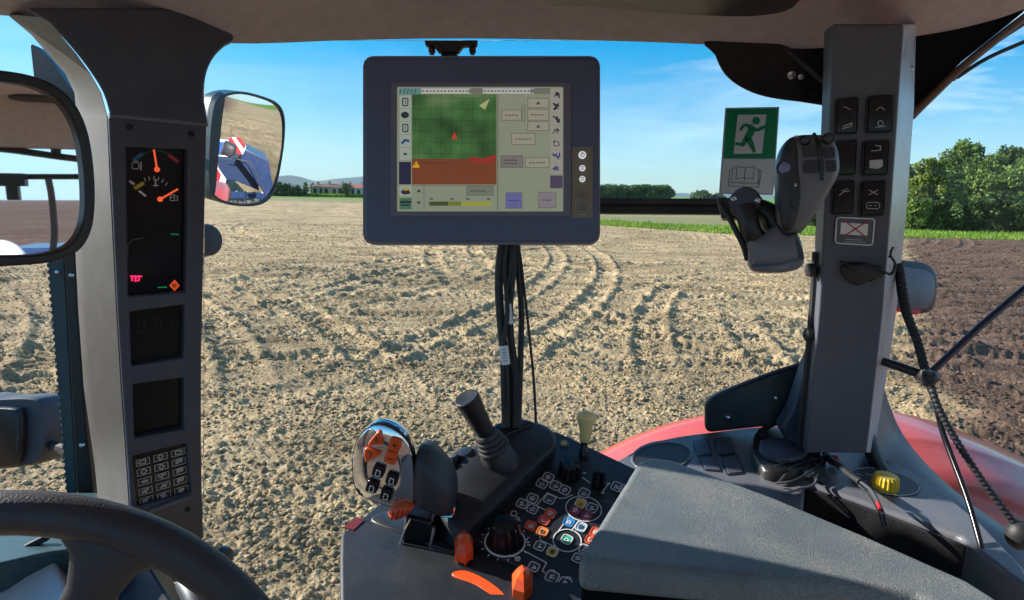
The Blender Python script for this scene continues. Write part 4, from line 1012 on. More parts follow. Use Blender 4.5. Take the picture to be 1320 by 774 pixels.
for k, (a, b, c, d, nm) in enumerate(SWS):
    q4 = [a, b, c, d]
    cx = sum(p[0] for p in q4) / 4; cy = sum(p[1] for p in q4) / 4
    big = [(cx + (x - cx) * 1.10, cy + (y - cy) * 1.07) for x, y in q4]
    g = G(); frame_ring(g, sw, rquad(big, .13), rquad(q4, .10), .0016, -.004)
    fr = g.build('switch_bezel', 'trim_d', root, bevel=.0008, seg=2, label=None)
    ins = [(cx + (x - cx) * .93, cy + (y - cy) * .95) for x, y in q4]
    mid = [((ins[0][0] + ins[3][0]) / 2, (ins[0][1] + ins[3][1]) / 2), ((ins[1][0] + ins[2][0]) / 2, (ins[1][1] + ins[2][1]) / 2)]
    g = G(); T_, B_, O_ = .005, .0015, -.003
    A1, A2, A3, A4 = [sw.at(*p) for p in (ins[0], ins[1], ins[2], ins[3])]; M1, M2 = sw.at(*mid[0]), sw.at(*mid[1])
    g.loft([[A1 + up * T_, M1 + up * B_, A4 + up * .003, A4 - up * .005, A1 - up * .005], [A2 + up * T_, M2 + up * B_, A3 + up * .003, A3 - up * .005, A2 - up * .005]])
    rk = g.build('rocker_switch', 'gloss', root, bevel=.0010, seg=2, label=nm + ' rocker switch')
    if k == 2: continue
    g = G(); W = .0007; o1 = .0038
    yq = cy + (12 if k < 2 else -9)
    rr = random.Random(k + 3)
    if k == 0: g.stroke(sw, [(cx - 6, yq + 4), (cx + 5, yq + 1), (cx + 6, yq - 3), (cx - 5, yq + 1)], W * 1.6, o1); g.stroke(sw, [(cx - 5, cy - 12), (cx + 4, cy - 8)], W * .8, .0065)
    if k == 1: g.stroke(sw, ell(cx, yq, 3.4, 3.4, 8), W * 1.3, o1, closed=True); g.stroke(sw, [(cx - 6, yq + 5), (cx + 6, yq + 4)], W * 1.4, o1); g.stroke(sw, [(cx - 6, cy - 5), (cx, cy - 9), (cx + 5, cy - 5)], W, .005)
    if k == 3: g.stroke(sw, [(cx - 7, yq), (cx + 4, yq - 1), (cx + 5, yq - 6), (cx - 2, yq - 7)], W * 1.4, .006); g.mi(1); g.patch(sw, [(cx - 9, cy + 3), (cx + 8, cy + 2), (cx + 8, cy + 11), (cx + 1, cy + 14), (cx - 9, cy + 13)], .0043, .001); g.mi(0)
    if k == 4: g.stroke(sw, [(cx - 6, yq + 6), (cx, yq + 1), (cx + 7, yq)], W * 1.5, .006); g.stroke(sw, [(cx - 3, yq), (cx + 5, yq - 3)], W, .006)
    if k == 5: g.stroke(sw, [(cx - 6, yq - 2), (cx + 5, yq + 4)], W * 1.2, .006); g.stroke(sw, [(cx - 6, yq + 4), (cx + 5, yq - 2)], W * 1.2, .006); g.stroke(sw, rrect(cx - 9, cy + 5, cx + 8, cy + 13, 2, 1), W, .0045, closed=True); g.stroke(sw, [(cx - 6, cy + 9), (cx - 2, cy + 9)], W, .0045); g.stroke(sw, [(cx + 1, cy + 9), (cx + 5, cy + 9)], W, .0045)
    g.build('switch_symbol', ['wgrey', 'wgrey'], rk)
# sticker with the red cross
zf = ZM(860, 258, .3485)
g = G(); g.patch(sw, rquad([(1077, 279), (1129, 281), (1126, 318), (1075, 315)], .10), .0002, .0004); stk = g.build('warning_sticker', 'dgrey', root)
g = G(); g.stroke(sw, rquad([(1078.5, 280.5), (1127.5, 282.5), (1124.5, 316.5), (1076.5, 313.5)], .10), .0015, .0008, closed=True); g.build('sticker_border', 'white', stk)
g = G(); g.patch(sw, [(1084, 287), (1119, 289), (1118, 304), (1083, 302)], .0009, .0004); g.build('white_plate', 'white', stk)
g = G(); g.stroke(sw, [(1088, 284), (1116, 306)], .0015, .0016); g.stroke(sw, [(1117, 286), (1087, 305)], .0015, .0017); g.build('red_cross', 'wred', stk)
g = G(); g.stroke(sw, [(1091, 308.5), (1110, 309.5)], .0009, .0009); g.stroke(sw, [(1089, 311.5), (1116, 312.5)], .0006, .0009); g.build('small_print', 'wgrey', stk)
# hand recess and knot of thin wire below the sticker
g = G(); g.pillow([sw.at(*p) for p in smooth_pts([(1084, 345), (1098, 338), (1118, 340), (1140, 346), (1136, 356), (1118, 362), (1104, 368), (1090, 360)], 3)], up, [(1, -.004), (1.0, .004), (.8, .009), (.4, .011)]); g.build('cable_gland', 'rubber', root)
g = G(); g.tube([sw.at(x, y, o_) for x, y, o_ in [(1082, 336, .003), (1098, 342, .012), (1118, 340, .010), (1136, 348, .012), (1146, 352, .01), (1152, 340, .008), (1146, 328, .006), (1150, 318, .004)]], .0016, 7)
g.build('loose_wire', 'rubber', root)
g = G(); g.tube([sw.at(x, y, o_) for x, y, o_ in [(1120, 362, .006), (1136, 352, .008), (1148, 350, .006), (1152, 336, .004), (1144, 330, .004)]], .0011, 6); g.build('loose_wire', 'rubber', root)
for (x, y) in ((1174, 88),):
    g = G(); g.lathe(P(x, y, .845), -_f, [(.004, -.003), (.004, .001), (.002, .002)], 12); g.build('screw', 'steel', root)

# ---------------- hanging joystick
JD = .74
jp = Plane(P(1010, 260, JD), _f + _r * .35)
root = thing('joystick', jp.at(1000, 345), 'dark grey joystick grip with small buttons in front of the switch pillar', 'joystick')
up = jp.up()
z6j = ZM(900, 120, .3101)
o = smooth_pts(z6j((398, 182), (470, 176), (540, 184), (574, 226), (586, 290), (580, 345), (545, 410), (510, 470), (470, 530), (430, 578), (372, 592), (335, 572), (322, 500), (318, 400), (317, 320), (332, 250), (360, 205)), 2)
c = [jp.at(*p) for p in o]
g = G(); g.pillow(c, up, [(.55, -.045), (.85, -.038), (.97, -.022), (1, -.006), (.985, .006), (.93, .014), (.78, .021), (.55, .024), (.25, .025)]); GR = g.build('grip', mat('joystick grey plastic', (.15, .147, .165), .42, var=.1, bump=.25, speck=.08), root, sharp=60)
# darker thumb field on the left flank
o = smooth_pts(z6j((388, 196), (408, 240), (418, 330), (430, 430), (412, 520), (384, 575), (350, 572), (330, 500), (326, 400), (326, 320), (342, 246), (364, 214)), 2)
g = G(); g.pillow([jp.at(*p) for p in o], up, [(1, .008), (.98, .019), (.88, .024), (.5, .028)]); g.build('thumb_pad', 'trim_d', GR, sharp=60)
for (x, y, r_, lab) in ((355, 330, 26, 'large pale violet thumb button'), (435, 218, 16, 'small violet button at the top'), (528, 210, 17, 'small violet button at the top right')):
    q = z6j((x, y))[0]; rr = r_ * .3101 * JD / F
    g = G(); g.lathe(jp.at(*q, .022), up, [(rr * 1.35, -.006), (rr * 1.3, .002), (rr * 1.05, .003)], 20); g.mi(1); g.lathe(jp.at(*q, .024), up, [(rr, -.002), (rr * .95, .003), (rr * .6, .0045), (rr * .1, .005)], 20)
    g.build('button', ['gloss', mat('violet button', (.22, .22, .42), .3) if x == 355 else M['violet'] if 'violet' in M else 'lampgrey'], GR, label=lab)
for (x0, y0, x1, y1) in ((425, 240, 490, 285), (426, 300, 490, 352), (505, 245, 555, 290), (508, 300, 560, 345)):
    g = G(); g.prism([jp.at(*p, .0265 if x0 < 500 else .024) for p in rquad(z6j((x0, y0), (x1, y0 - 3), (x1 + 3, y1 - 4), (x0 + 2, y1)), .2)], -up * .008); g.build('rocker_key', 'trim_d', GR, bevel=.0008, seg=2)
g = G(); g.tube([jp.at(*p, o_) for p, o_ in zip(z6j((476, 182), (490, 240), (500, 310), (506, 380)), (.012, .0265, .0275, .025))], .0022, 7); g.build('grip_ridge', 'black', GR)
for (x, y) in ((378, 405), (388, 478)):
    q = z6j((x, y))[0]; g = G(); g.prism([jp.at(*p, .031) for p in ell(q[0], q[1], 4, 6, 10, -.4)], -up * .008); g.build('button', 'trim_d', GR, bevel=.0008, seg=2, label='small dark oval thumb button')
for x, y in ((405, 196), (392, 400), (390, 476)):
    q = z6j((x, y))[0]; g = G(); g.lathe(jp.at(*q, .027 if y > 300 else .013), up, [(.0022, -.004), (.0022, .001), (.001, .0016)], 10); g.build('screw', 'steel', GR)
# cup below the grip
o = smooth_pts(z6j((196, 612), (262, 590), (322, 545), (344, 572), (372, 592), (412, 586), (428, 620), (440, 672), (440, 705), (416, 728), (360, 744), (290, 746), (232, 740), (210, 715), (204, 660)), 2)
g = G(); g.pillow([jp.at(*p) for p in o], up, [(.6, -.045), (.9, -.04), (1, -.025), (1, -.004), (.97, .006), (.88, .012), (.6, .0155), (.2, .017)]); CP = g.build('cup', mat('cup grey plastic', (.15, .145, .17), .35, var=.08, bump=.2, speck=.06), root, sharp=60)
o = smooth_pts(z6j((215, 730), (240, 722), (300, 716), (360, 712), (418, 690), (436, 705), (414, 732), (360, 746), (290, 748), (232, 742)), 2)
g = G(); g.pillow([jp.at(*p) for p in o], up, [(1, 0), (1, .012), (.93, .0165), (.6, .018)]); g.build('cup_foot', 'trim_l', CP, sharp=60)
o = smooth_pts(z6j((405, 596), (425, 640), (438, 690), (420, 716), (404, 690), (398, 640)), 2)
g = G(); g.pillow([jp.at(*p) for p in o], up, [(1, -.02), (1, .008), (.8, .014)]); g.build('cup_wing', 'lampgrey', CP, sharp=60)
# clamp and arm
g = G(); q = z6j((195, 452))[0]; g.lathe(jp.at(*q, -.012), up, [(.012, -.022), (.0185, -.018), (.0185, .006), (.016, .010), (.006, .011)], 26); CL = g.build('clamp', 'trim', root, sharp=50)
for x, y in ((148, 440), (248, 446)):
    q = z6j((x, y))[0]; g = G(); g.lathe(jp.at(*q, -.003), up, [(.0055, -.006), (.0055, 0), (.0045, .001)], 14); g.mi(1); g.lathe(jp.at(*q, -.002), up, [(.0035, 0), (.0035, .003), (.0025, .0035), (.001, .002)], 12); g.build('bolt', ['black', 'steel'], CL)
g = G(); g.tube([jp.at(*z6j(p)[0], o_) for p, o_ in (((195, 480), .004), ((206, 530), .008), ((222, 580), .006), ((250, 620), -.004))], [.013, .012, .012, .013], 14); g.build('arm', 'black', root)
g = G(); g.tube([jp.at(*z6j(p)[0], o_) for p, o_ in (((92, 452), -.01), ((130, 520), .0), ((160, 580), .004), ((190, 640), .0), ((205, 690), -.01))], .0034, 8); g.build('hose', 'rubber', root)
g = G(); g.prism([jp.at(*p, -.018) for p in z6j((74, 425), (150, 425), (165, 515), (96, 515))], -up * .028); g.build('rail_clamp', 'black', root, bevel=.003)
g = G(); g.tube([jp.at(*z6j(p)[0], o_) for p, o_ in (((250, 470), -.02), ((300, 500), -.02), ((335, 560), -.02))], [.012, .014, .016], 12); g.build('link', 'black', root)
g = G()
q = z6j((318, 733)); 
for k in range(7): g.stroke(jp, z6j((318 + k * 8, 733 - k), (322 + k * 8, 733 - k)), .0006, .0185)
g.build('small_print', 'wgrey', CP)

# ---------------- interior mirror (left)
def half(d, r): return (r - d).normalized()
d0 = ray(55, 215).normalized(); r0 = V((.955, -.30, .0)).normalized(); nM = half(d0, r0); nM.z = 0; 
# tilt so that the level line shows at y = 258
dh = ray(55, 258).normalized(); k_ = -dh.z / (2 * abs(dh.dot(nM))); nM = V((nM.x, nM.y, k_)).normalized()
im = Plane(P(60, 215, .66), nM)
root = thing('rear_view_mirror', im.at(0, 215), 'large black framed rear view mirror at the left edge of the photo', 'mirror')
up = im.up()
outer = smooth_pts([(-190, 78), (-120, 84), (-50, 88), (0, 92), (35, 98), (62, 108), (84, 124), (100, 146), (111, 176), (117, 214), (119, 256), (116, 290), (106, 314), (90, 328), (60, 338), (20, 342), (-30, 344), (-110, 344), (-190, 340), (-230, 300), (-245, 200), (-232, 110)], 3)
cx, cy = -55, 215
inner = []
for (x, y) in outer:
    dx, dy = x - cx, y - cy; L_ = math.hypot(dx, dy); kx = 12 / L_; inner.append((x - dx * kx * 1.15, y - dy * kx * 1.25))
g = G(); frame_ring(g, im, outer, inner, .009, -.012); g.build('frame', 'black', root, bevel=.004, seg=3)
g = G(); g.prism([im.at(*p, .0) for p in inner], -up * .004); g.build('mirror_glass', 'mirror', root)
g = G(); g.prism([im.at(*p, -.0125) for p in [(cx + (x - cx) * .97, cy + (y - cy) * .97) for x, y in outer]], -up * .012); g.build('back_shell', 'black', root, bevel=.004)

# ---------------- outside mirror (convex)
d0 = ray(318, 190).normalized(); rC = V((1, .07, -.165)).normalized(); nO = half(d0, rC); om = Plane(P(318, 190, 1.55), nO); RAD = 1.7
root = thing('outside_mirror', om.at(318, 262), 'outside mirror in a dark shell beyond the side window, right of the instrument pillar', 'mirror')
up = om.up(); oc = om.at(318, 190)
outer = smooth_pts([(286, 123), (310, 118), (340, 125), (358, 134), (366, 150), (366, 180), (361, 215), (354, 244), (343, 260), (325, 266), (300, 265), (281, 259), (270, 246), (268, 215), (273, 170), (278, 136)], 3)
def shrink(pts, k, c_=(318, 192)): return [(c_[0] + (x - c_[0]) * k, c_[1] + (y - c_[1]) * k) for x, y in pts]
g = G(); frame_ring(g, om, outer, shrink(outer, .955), .004, -.05); g.build('housing', 'tealdark', root, bevel=.003)
g = G(); g.prism([om.at(*p, -.045) for p in outer], -up * .02); g.build('housing_back', 'tealdark', root, bevel=.008)
g = G(); g.loft([[om.at(x + 1, y, -.012) for x, y in smooth_pts([(274, 128), (290, 120), (288, 150), (283, 200), (279, 250), (272, 256), (266, 230), (268, 170)], 3)], [om.at(x, y, .006) for x, y in smooth_pts([(276, 132), (288, 124), (285, 150), (280, 200), (276, 246), (272, 250), (268, 230), (270, 170)], 3)]]); g.build('side_shell', 'tealdark', root, bevel=.003)
e1 = up.cross(V((0, 0, 1))).normalized(); e2 = up.cross(e1)
inner = shrink(outer, .955); ip2 = [om.at(*p) for p in inner]
rings = []
for k in (1, .85, .7, .55, .4, .25, .1):
    ring = []
    for p in ip2:
        q = oc + (p - oc) * k; s2 = (q - oc).length_squared; ring.append(q - up * (s2 / (2 * RAD)) + up * .004)
    rings.append(ring)
g = G(); g.loft(rings); g.f = [f for f in g.f]; o_m = g.build('mirror_glass', 'mirror', root, sharp=60)
def outray(px, py, t):
    p = om.at(px, py); off = p - oc; nn = (up + off / RAD).normalized(); d = ray(px, py).normalized(); r = d - nn * 2 * d.dot(nn)
    return p + r * (t / r.x)
g = G(); g.tube([om.at(282, 200, -.06), om.at(262, 196, -.09), om.at(225, 190, -.12)], .012, 10); g.build('bracket', 'black', root)

# ---------------- blue implement behind the tractor (seen in the mirrors)
root = thing('mounted_implement', (6.0, 1.6, 0), 'blue implement with red and white warning boards, seen in the outside mirror', 'implement')
def refl(g, pts, t, th): 
    q = [outray(x, y, t) for x, y in pts]; g.prism(q, V((th, 0, 0))); return g
z2 = ZM(260, 110, .2069)
refl(G(), z2((262, 395), (415, 470), (436, 600), (432, 700), (400, 690), (230, 470)), 5.2, .9).build('body', 'blue', root, bevel=.02)
refl(G(), z2((92, 450), (262, 462), (330, 560), (360, 660), (215, 600), (150, 590), (110, 540)), 5.6, .5).build('lower_body', mat('dark blue paint', (.012, .03, .09), .4), root, bevel=.02)
refl(G(), z2((88, 335), (160, 345), (265, 400), (262, 455), (90, 440)), 5.5, .1).build('white_board', 'white', root)
refl(G(), z2((100, 352), (165, 362), (185, 430), (104, 424)), 5.35, .05).build('blue_plate', 'bblue', root)
refl(G(), z2((158, 328), (232, 322), (272, 378), (262, 432), (225, 434), (150, 372)), 5.2, .05).build('warning_board', 'white', root)
for pts in (((160, 330), (182, 326), (250, 432), (224, 434)), ((212, 324), (236, 322), (270, 375), (266, 395)), ((152, 365), (166, 350), (214, 420), (200, 414))):
    refl(G(), z2(*pts), 5.14, .03).build('red_stripe', 'wred', root)
g = G(); g.tube([outray(*p, 5.0) for p in z2((215, 462), (290, 475), (320, 520), (370, 620), (405, 695))], .012, 8, 0); g.build('frame_tube', 'beige', root)
# second warning board close by
refl(G(), z2((80, 490), (150, 590), (130, 705), (66, 695), (50, 610), (64, 520)), 2.4, .03).build('near_board', 'white', root)
refl(G(), z2((76, 490), (118, 560), (84, 700), (50, 660), (60, 520)), 2.34, .02).build('red_stripe', 'wred', root)
ex = outray(*z2((300, 440))[0], 5.3)
for dx, dz in ((.4, -.6), (.9, -.6)): pass
g = G(); g.bar((5.4, ex.y - .5, .45), (5.9, ex.y + .9, .45), .12, .12); g.build('cross_beam', 'blue', root)
for k in range(5):
    yy = ex.y - .45 + k * .3; g = G(); g.tube([(5.5 + k * .09, yy, .5), (5.75 + k * .09, yy, .35), (5.6 + k * .09, yy, .0)], [.04, .035, .02], 8); g.build('tine', 'blue', root)

# ---------------- rear of the cab (seen in the interior mirror)
def imray(px, py, X):
    p = im.at(px, py); d = ray(px, py).normalized(); r = d - im.n * 2 * d.dot(im.n); return p + r * ((X - p.x) / r.x)
root = thing('rear_window_frame', (1.42, 0, EYE.z - .6), 'black frame of the cab rear window, seen in the rear view mirror', 'window frame')
for pts, r_ in (([(-140, 186), (-60, 189), (0, 192), (40, 197), (75, 202), (125, 208)], .012), ([(-140, 228), (0, 228), (125, 228)], .010), ([(72, 180), (72, 200)], .016)):
    g = G(); g.tube([imray(x, y, 1.42) for x, y in pts], r_, 8); g.build('cross_bar', 'black', root)
for yy in (1.02, -1.25):
    g = G(); g.bar(EYE + V((1.42, yy, -.6)), EYE + V((1.42, yy, .30)), .05); g.build('post', 'black', root)
g = G(); g.tube([imray(x, y, 1.36) for x, y in [(62, 230), (66, 250), (69, 280), (70, 305), (67, 330)]], .011, 8); g.build('hose', mat('grey hose', (.10, .085, .09), .5), root)
c = imray(14, 232, 1.39)
G().box(c, (.02, 0, 0), (0, .045, 0), (0, 0, .022)).build('bar_clamp', 'black', root, bevel=.004)
G().box(imray(17, 245, 1.39), (.015, 0, 0), (0, .018, 0), (0, 0, .035)).build('bar_clamp', 'black', root, bevel=.004)
d_ = ray(58, 128).normalized(); p_ = im.at(58, 128); r_ = d_ - im.n * 2 * d_.dot(im.n); sp_ = p_ + r_ * ((EYE.z + .326 - p_.z) / r_.z)
g = G(); g.lathe(sp_, (0, 0, -1), [(.10, -.01), (.10, .006), (.07, .012), (.02, .013)], 28); g.build('ceiling_speaker', 'trim_d', LIN)
ti = bpy.data.objects['mounted_implement']
a_, b_ = imray(24, 317, 5.0), imray(140, 315, 5.0)
g = G(); g.bar(V((5.0, a_.y, a_.z - .25)), V((5.0, b_.y, b_.z - .25)), .7, .5); g.build('rear_beam', 'blue', ti, bevel=.02)
q_ = imray(0, 338, 3.0)
g = G(); g.lathe(q_, (-1, 0, .1), [(.10, -.08), (.125, -.02), (.125, .02), (.10, .04), (.03, .05)], 28); g.build('round_cover', 'wgrey', ti, sharp=50)
h1, h2 = imray(-160, 186, 1.40), imray(130, 193, 1.40)
g = G(); g.prism([V((1.34, h1.y, EYE.z + .33)), V((1.34, h2.y, EYE.z + .33)), V((1.40, h2.y, h2.z)), V((1.40, h1.y, h1.z))], V((.05, 0, .0))); g.build('rear_header', 'lining', LIN, bevel=.006)

# ---------------- left: window rail, dark upper post, work lamps
root = thing('door_frame', P(85, 635, 1.12), 'dark perforated frame rail of the front window behind the mirror', 'window frame')
rp_ = plane3(P(80, 60, 1.10), P(120, 60, 1.12), P(105, 640, 1.14))
g = G(); g.prism([rp_.at(*p) for p in [(60, 318), (82, 318), (99, 636), (86, 640), (62, 345)]], V((-.01, .03, 0))); g.build('seal_strip', 'tealdark', root, bevel=.002)
g = G(); g.prism([rp_.at(*p, .004) for p in [(83, 318), (97, 318), (100, 400), (112, 560), (121, 640), (100, 640)]], V((.0, .04, 0))); g.build('inner_strip', 'black', root, bevel=.002)
for k in range(34):
    y = 340 + k * 8.7; x = 63.5 + (y - 345) * (24.5 / 295)
    if k > 33: break
    g = G(); g.prism([rp_.at(*p, .001) for p in [(x - 2.5, y), (x + 1, y), (x + 1, y + 4.5), (x - 2.5, y + 4.5)]], V((-.004, .012, 0))); g.build('seal_tooth', 'tealdark', root)
g = G(); g.prism([rp_.at(*p) for p in [(38, 56), (48, 60), (66, 78), (84, 104), (104, 130), (96, 150), (44, 112)]], V((-.01, .04, 0))); g.build('upper_post', 'tealdark', root, bevel=.003)
for (x, y) in ((92, 355), (106, 573), (75, 351)):
    g = G(); g.lathe(rp_.at(x, y, .006), -_f, [(.004, -.003), (.0035, .002), (.001, .003)], 10); g.build('rivet', 'steel', root)

root = thing('work_lamp', P(15, 600, 1.5), 'boxy grey work lamp at the left edge outside the front window', 'lamp', 'work lamps outside the cab')
lp = Plane(P(15, 560, 1.5), _f * 1 + _r * .15)
g = G(); g.pillow([lp.at(*p) for p in smooth_pts([(-40, 518), (0, 514), (35, 513), (52, 519), (59, 545), (59, 575), (50, 594), (32, 602), (-40, 600)], 3)], lp.up(), [(.85, -.10), (1, -.07), (1, -.01), (.95, 0)]); g.build('housing', 'lampgrey', root, sharp=50)
g = G(); g.pillow([lp.at(*p) for p in smooth_pts([(-44, 528), (0, 524), (26, 525), (34, 532), (35, 570), (30, 592), (18, 600), (-44, 598)], 3)], lp.up(), [(1, -.002), (1, .016), (.95, .02)]); g.build('lens_hood', 'black', root, sharp=50)
g = G(); g.tube([P(10, 560, 1.58), P(70, 575, 1.5), P(105, 590, 1.22)], .012, 8); g.build('bracket', 'black', root)
root = thing('work_lamp', P(1180, 404, 1.5), 'rounded grey lamp housing outside, just right of the switch pillar', 'lamp', 'work lamps outside the cab')
lp = Plane(P(1180, 370, 1.5), _f - _r * .2)
g = G(); g.pillow([lp.at(*p) for p in smooth_pts([(1140, 338), (1175, 336), (1196, 340), (1207, 352), (1209, 372), (1205, 394), (1196, 404), (1180, 402), (1140, 392)], 3)], lp.up(), [(.8, -.10), (.97, -.07), (1, -.01), (.96, .0), (.8, .006)]); g.build('housing', 'lampgrey', root, sharp=50)
g = G(); g.pillow([lp.at(*p) for p in smooth_pts([(1140, 346), (1172, 346), (1192, 350), (1200, 360), (1200, 380), (1193, 396), (1178, 398), (1140, 390)], 3)], lp.up(), [(1, -.002), (.98, .010), (.85, .013)]); g.build('lens_hood', 'trim_l', root, sharp=50)
g = G(); g.prism([lp.at(*p, .004) for p in [(1150, 378), (1162, 384), (1180, 392), (1192, 396), (1182, 406), (1160, 402)]], -lp.up() * .02); g.build('tail_light', 'wred', root, bevel=.004)
root = thing('round_lamp', P(270, 325, 1.35), 'small round grey lamp peeking out beside the instrument pillar', 'lamp')
g = G(); ax = (_r * .85 - _f * .5).normalized(); g.lathe(P(262, 310, 1.35), ax, [(.016, -.02), (.030, -.015), (.034, .0), (.034, .016), (.030, .022), (.010, .024)], 26); g.build('housing', 'lampgrey', root, sharp=50)
g = G(); g.tube([P(262, 326, 1.36), P(250, 334, 1.36), P(235, 336, 1.36)], .010, 8); g.build('bracket', 'black', root)
root = thing('small_stop', P(296, 722, 1.10), 'small dark grey knob below right of the keypad', 'knob')
g = G(); g.lathe(P(272, 716, 1.10), (_r * .9 - _f * .3), [(.008, -.01), (.010, .014), (.017, .018), (.019, .026), (.016, .034), (.006, .036)], 24); g.build('cap', 'tealdark', root, sharp=50)
g = G(); g.tube([P(272, 716, 1.12), P(250, 722, 1.14)], .008, 8); g.build('stem', 'black', root)

# ---------------- steering wheel
root = thing('steering_wheel', P(0, 905, .48), 'dark grey steering wheel cut by the lower left corner', 'steering wheel')
WC = P(-39, 1090, .421); e1 = (_r * math.cos(R(13.8)) + _f * math.sin(R(13.8))); th = R(5)
e2 = (_u * math.cos(th) + _f * math.sin(th)); e2 = (e2 - e1 * e2.dot(e1)).normalized(); RW = .216
g = G(); pts = [WC + e1 * RW * math.cos(R(a)) + e2 * RW * math.sin(R(a)) for a in range(0, 360, 5)]
nW = e1.cross(e2)
rings = []
for a in range(0, 360, 4):
    rad_ = e1 * math.cos(R(a)) + e2 * math.sin(R(a)); c = WC + rad_ * RW
    rings.append([c + rad_ * .0155 * math.cos(R(t)) + nW * .0165 * math.sin(R(t)) for t in range(0, 360, 24)])
rings.append(rings[0]); g.loft(rings, caps=False); g.build('rim', mat('leather like rim', (.030, .027, .034), .5, var=.12, bump=.5, bscale=600, speck=.06), root, sharp=180)
for aa in (67, 180, 300):
    rad_ = e1 * math.cos(R(aa)) + e2 * math.sin(R(aa)); tg = e2 * math.cos(R(aa)) - e1 * math.sin(R(aa)); rings = []
    for (t, w_, h_, dz) in ((1.0, .058, .011, 0), (.955, .040, .012, .0), (.90, .024, .013, -.001), (.80, .0175, .013, -.004), (.5, .020, .012, -.02), (.2, .026, .012, -.03)):
        c = WC + rad_ * (RW + .004 - .008) * t + nW * dz; rings.append([c + tg * w_ * math.cos(R(s_)) + nW * h_ * math.sin(R(s_)) for s_ in range(0, 360, 24)])
    g = G(); g.loft(rings); g.build('spoke', bpy.data.materials['leather like rim'], root, sharp=180)
g = G(); g.lathe(WC - nW * .03, nW, [(.05, -.05), (.062, -.01), (.060, .008), (.045, .016), (.01, .018)], 32); g.build('hub', 'trim_d', root, sharp=50)

# ---------------- dashboard behind the wheel
root = thing('dashboard', P(60, 720, 1.0), 'dark dashboard edge and steering column behind the wheel', 'dashboard')
g = G(); dpn = plane3(P(0, 634, 1.12), P(150, 636, 1.10), P(60, 700, .86)); g.prism([dpn.at(*p) for p in [(-80, 633), (146, 635), (165, 648), (176, 668), (150, 700), (60, 712), (-80, 745)]], V((0, .02, -.05))); g.build('top_panel', 'tealdark', root, bevel=.006)
g = G(); dq = Hplane(-.50); g.prism([P(*p) for p in [(-60, 752, .84), (60, 700, .86), (90, 770, .80), (60, 900, .70), (-60, 900, .70)]], V((0, .04, -.06))); g.build('pale_panel', 'palebonnet', root, bevel=.006)
g = G(); g.bar(P(-30, 738, .845), P(62, 692, .855), .008); g.build('trim_line', 'black', root)
g = G(); g.prism([P(*p) for p in [(-60, 742, .87), (70, 690, .88), (75, 712, .87), (-60, 768, .86)]], V((0, .03, -.05))); g.build('side_strip', 'tealdark', root, bevel=.003)
g = G(); g.loft([[P(x, y, d + .0) for x, y, d in q] for q in ([(150, 748, .86), (188, 722, .88), (205, 722, .92), (150, 748, .95)], [(158, 900, .70), (300, 900, .70), (330, 900, .80), (158, 900, .82)])]); g.build('column_shroud', 'black', root, bevel=.004)
g = G(); g.lathe(P(205, 870, .74), (V((-.15, .45, .35))), [(.045, -.05), (.055, 0), (.050, .04), (.030, .055)], 28); g.build('column_cap', 'tealdark', root, sharp=50)
g = G(); g.tube([P(236, 752, .80), P(250, 770, .78), P(262, 800, .76)], [.010, .014, .016], 12); g.build('stalk', 'lampgrey', root)
g = G(); g.prism([P(*p) for p in [(134, 712, .93), (166, 730, .93), (170, 800, .86), (140, 800, .86)]], V((.01, .05, 0))); g.build('side_cheek', 'beige', root, bevel=.004)
g = G(); g.tube([P(136, 730, .90), P(140, 760, .88), P(143, 800, .86)], .003, 8); g.build('chrome_edge', 'steel', root)

# ---------------- console with the printed key panel
pn = Plane(HZ(650, 690, -.365), V((0, -math.sin(R(13)), math.cos(R(13)))))
root = thing('control_console', pn.at(600, 740, -.1), 'black control console with printed key panel and coloured keys, left of the armrest', 'console')
up = pn.up()
# lower body
bp_ = Plane(HZ(500, 700, -.375), (0, -.05, 1))
o = smooth_pts([(439, 692), (446, 682), (470, 664), (500, 640), (540, 626), (580, 640), (640, 676), (700, 712), (752, 742), (770, 800), (820, 1000), (700, 1100), (450, 1000), (440, 840), (438, 760)], 2)
g = G(); g.prism([bp_.at(*p) for p in o], V((0, 0, -.34))); g.build('body', 'console', root, bevel=.009, seg=4)
# panel slab
o = [(700, 552), (722, 558), (828, 608), (845, 640), (800, 790), (745, 772), (600, 694), (560, 670), (640, 600)]
g = G(); g.prism([pn.at(*p) for p in o], -up * .05); PNL = g.build('panel', 'console', root, bevel=.003)
g = G(); g.stroke(pn, [(602, 690), (640, 712), (700, 745), (745, 769)], .0016, .001); g.build('panel_edge_line', 'lampgrey', PNL)
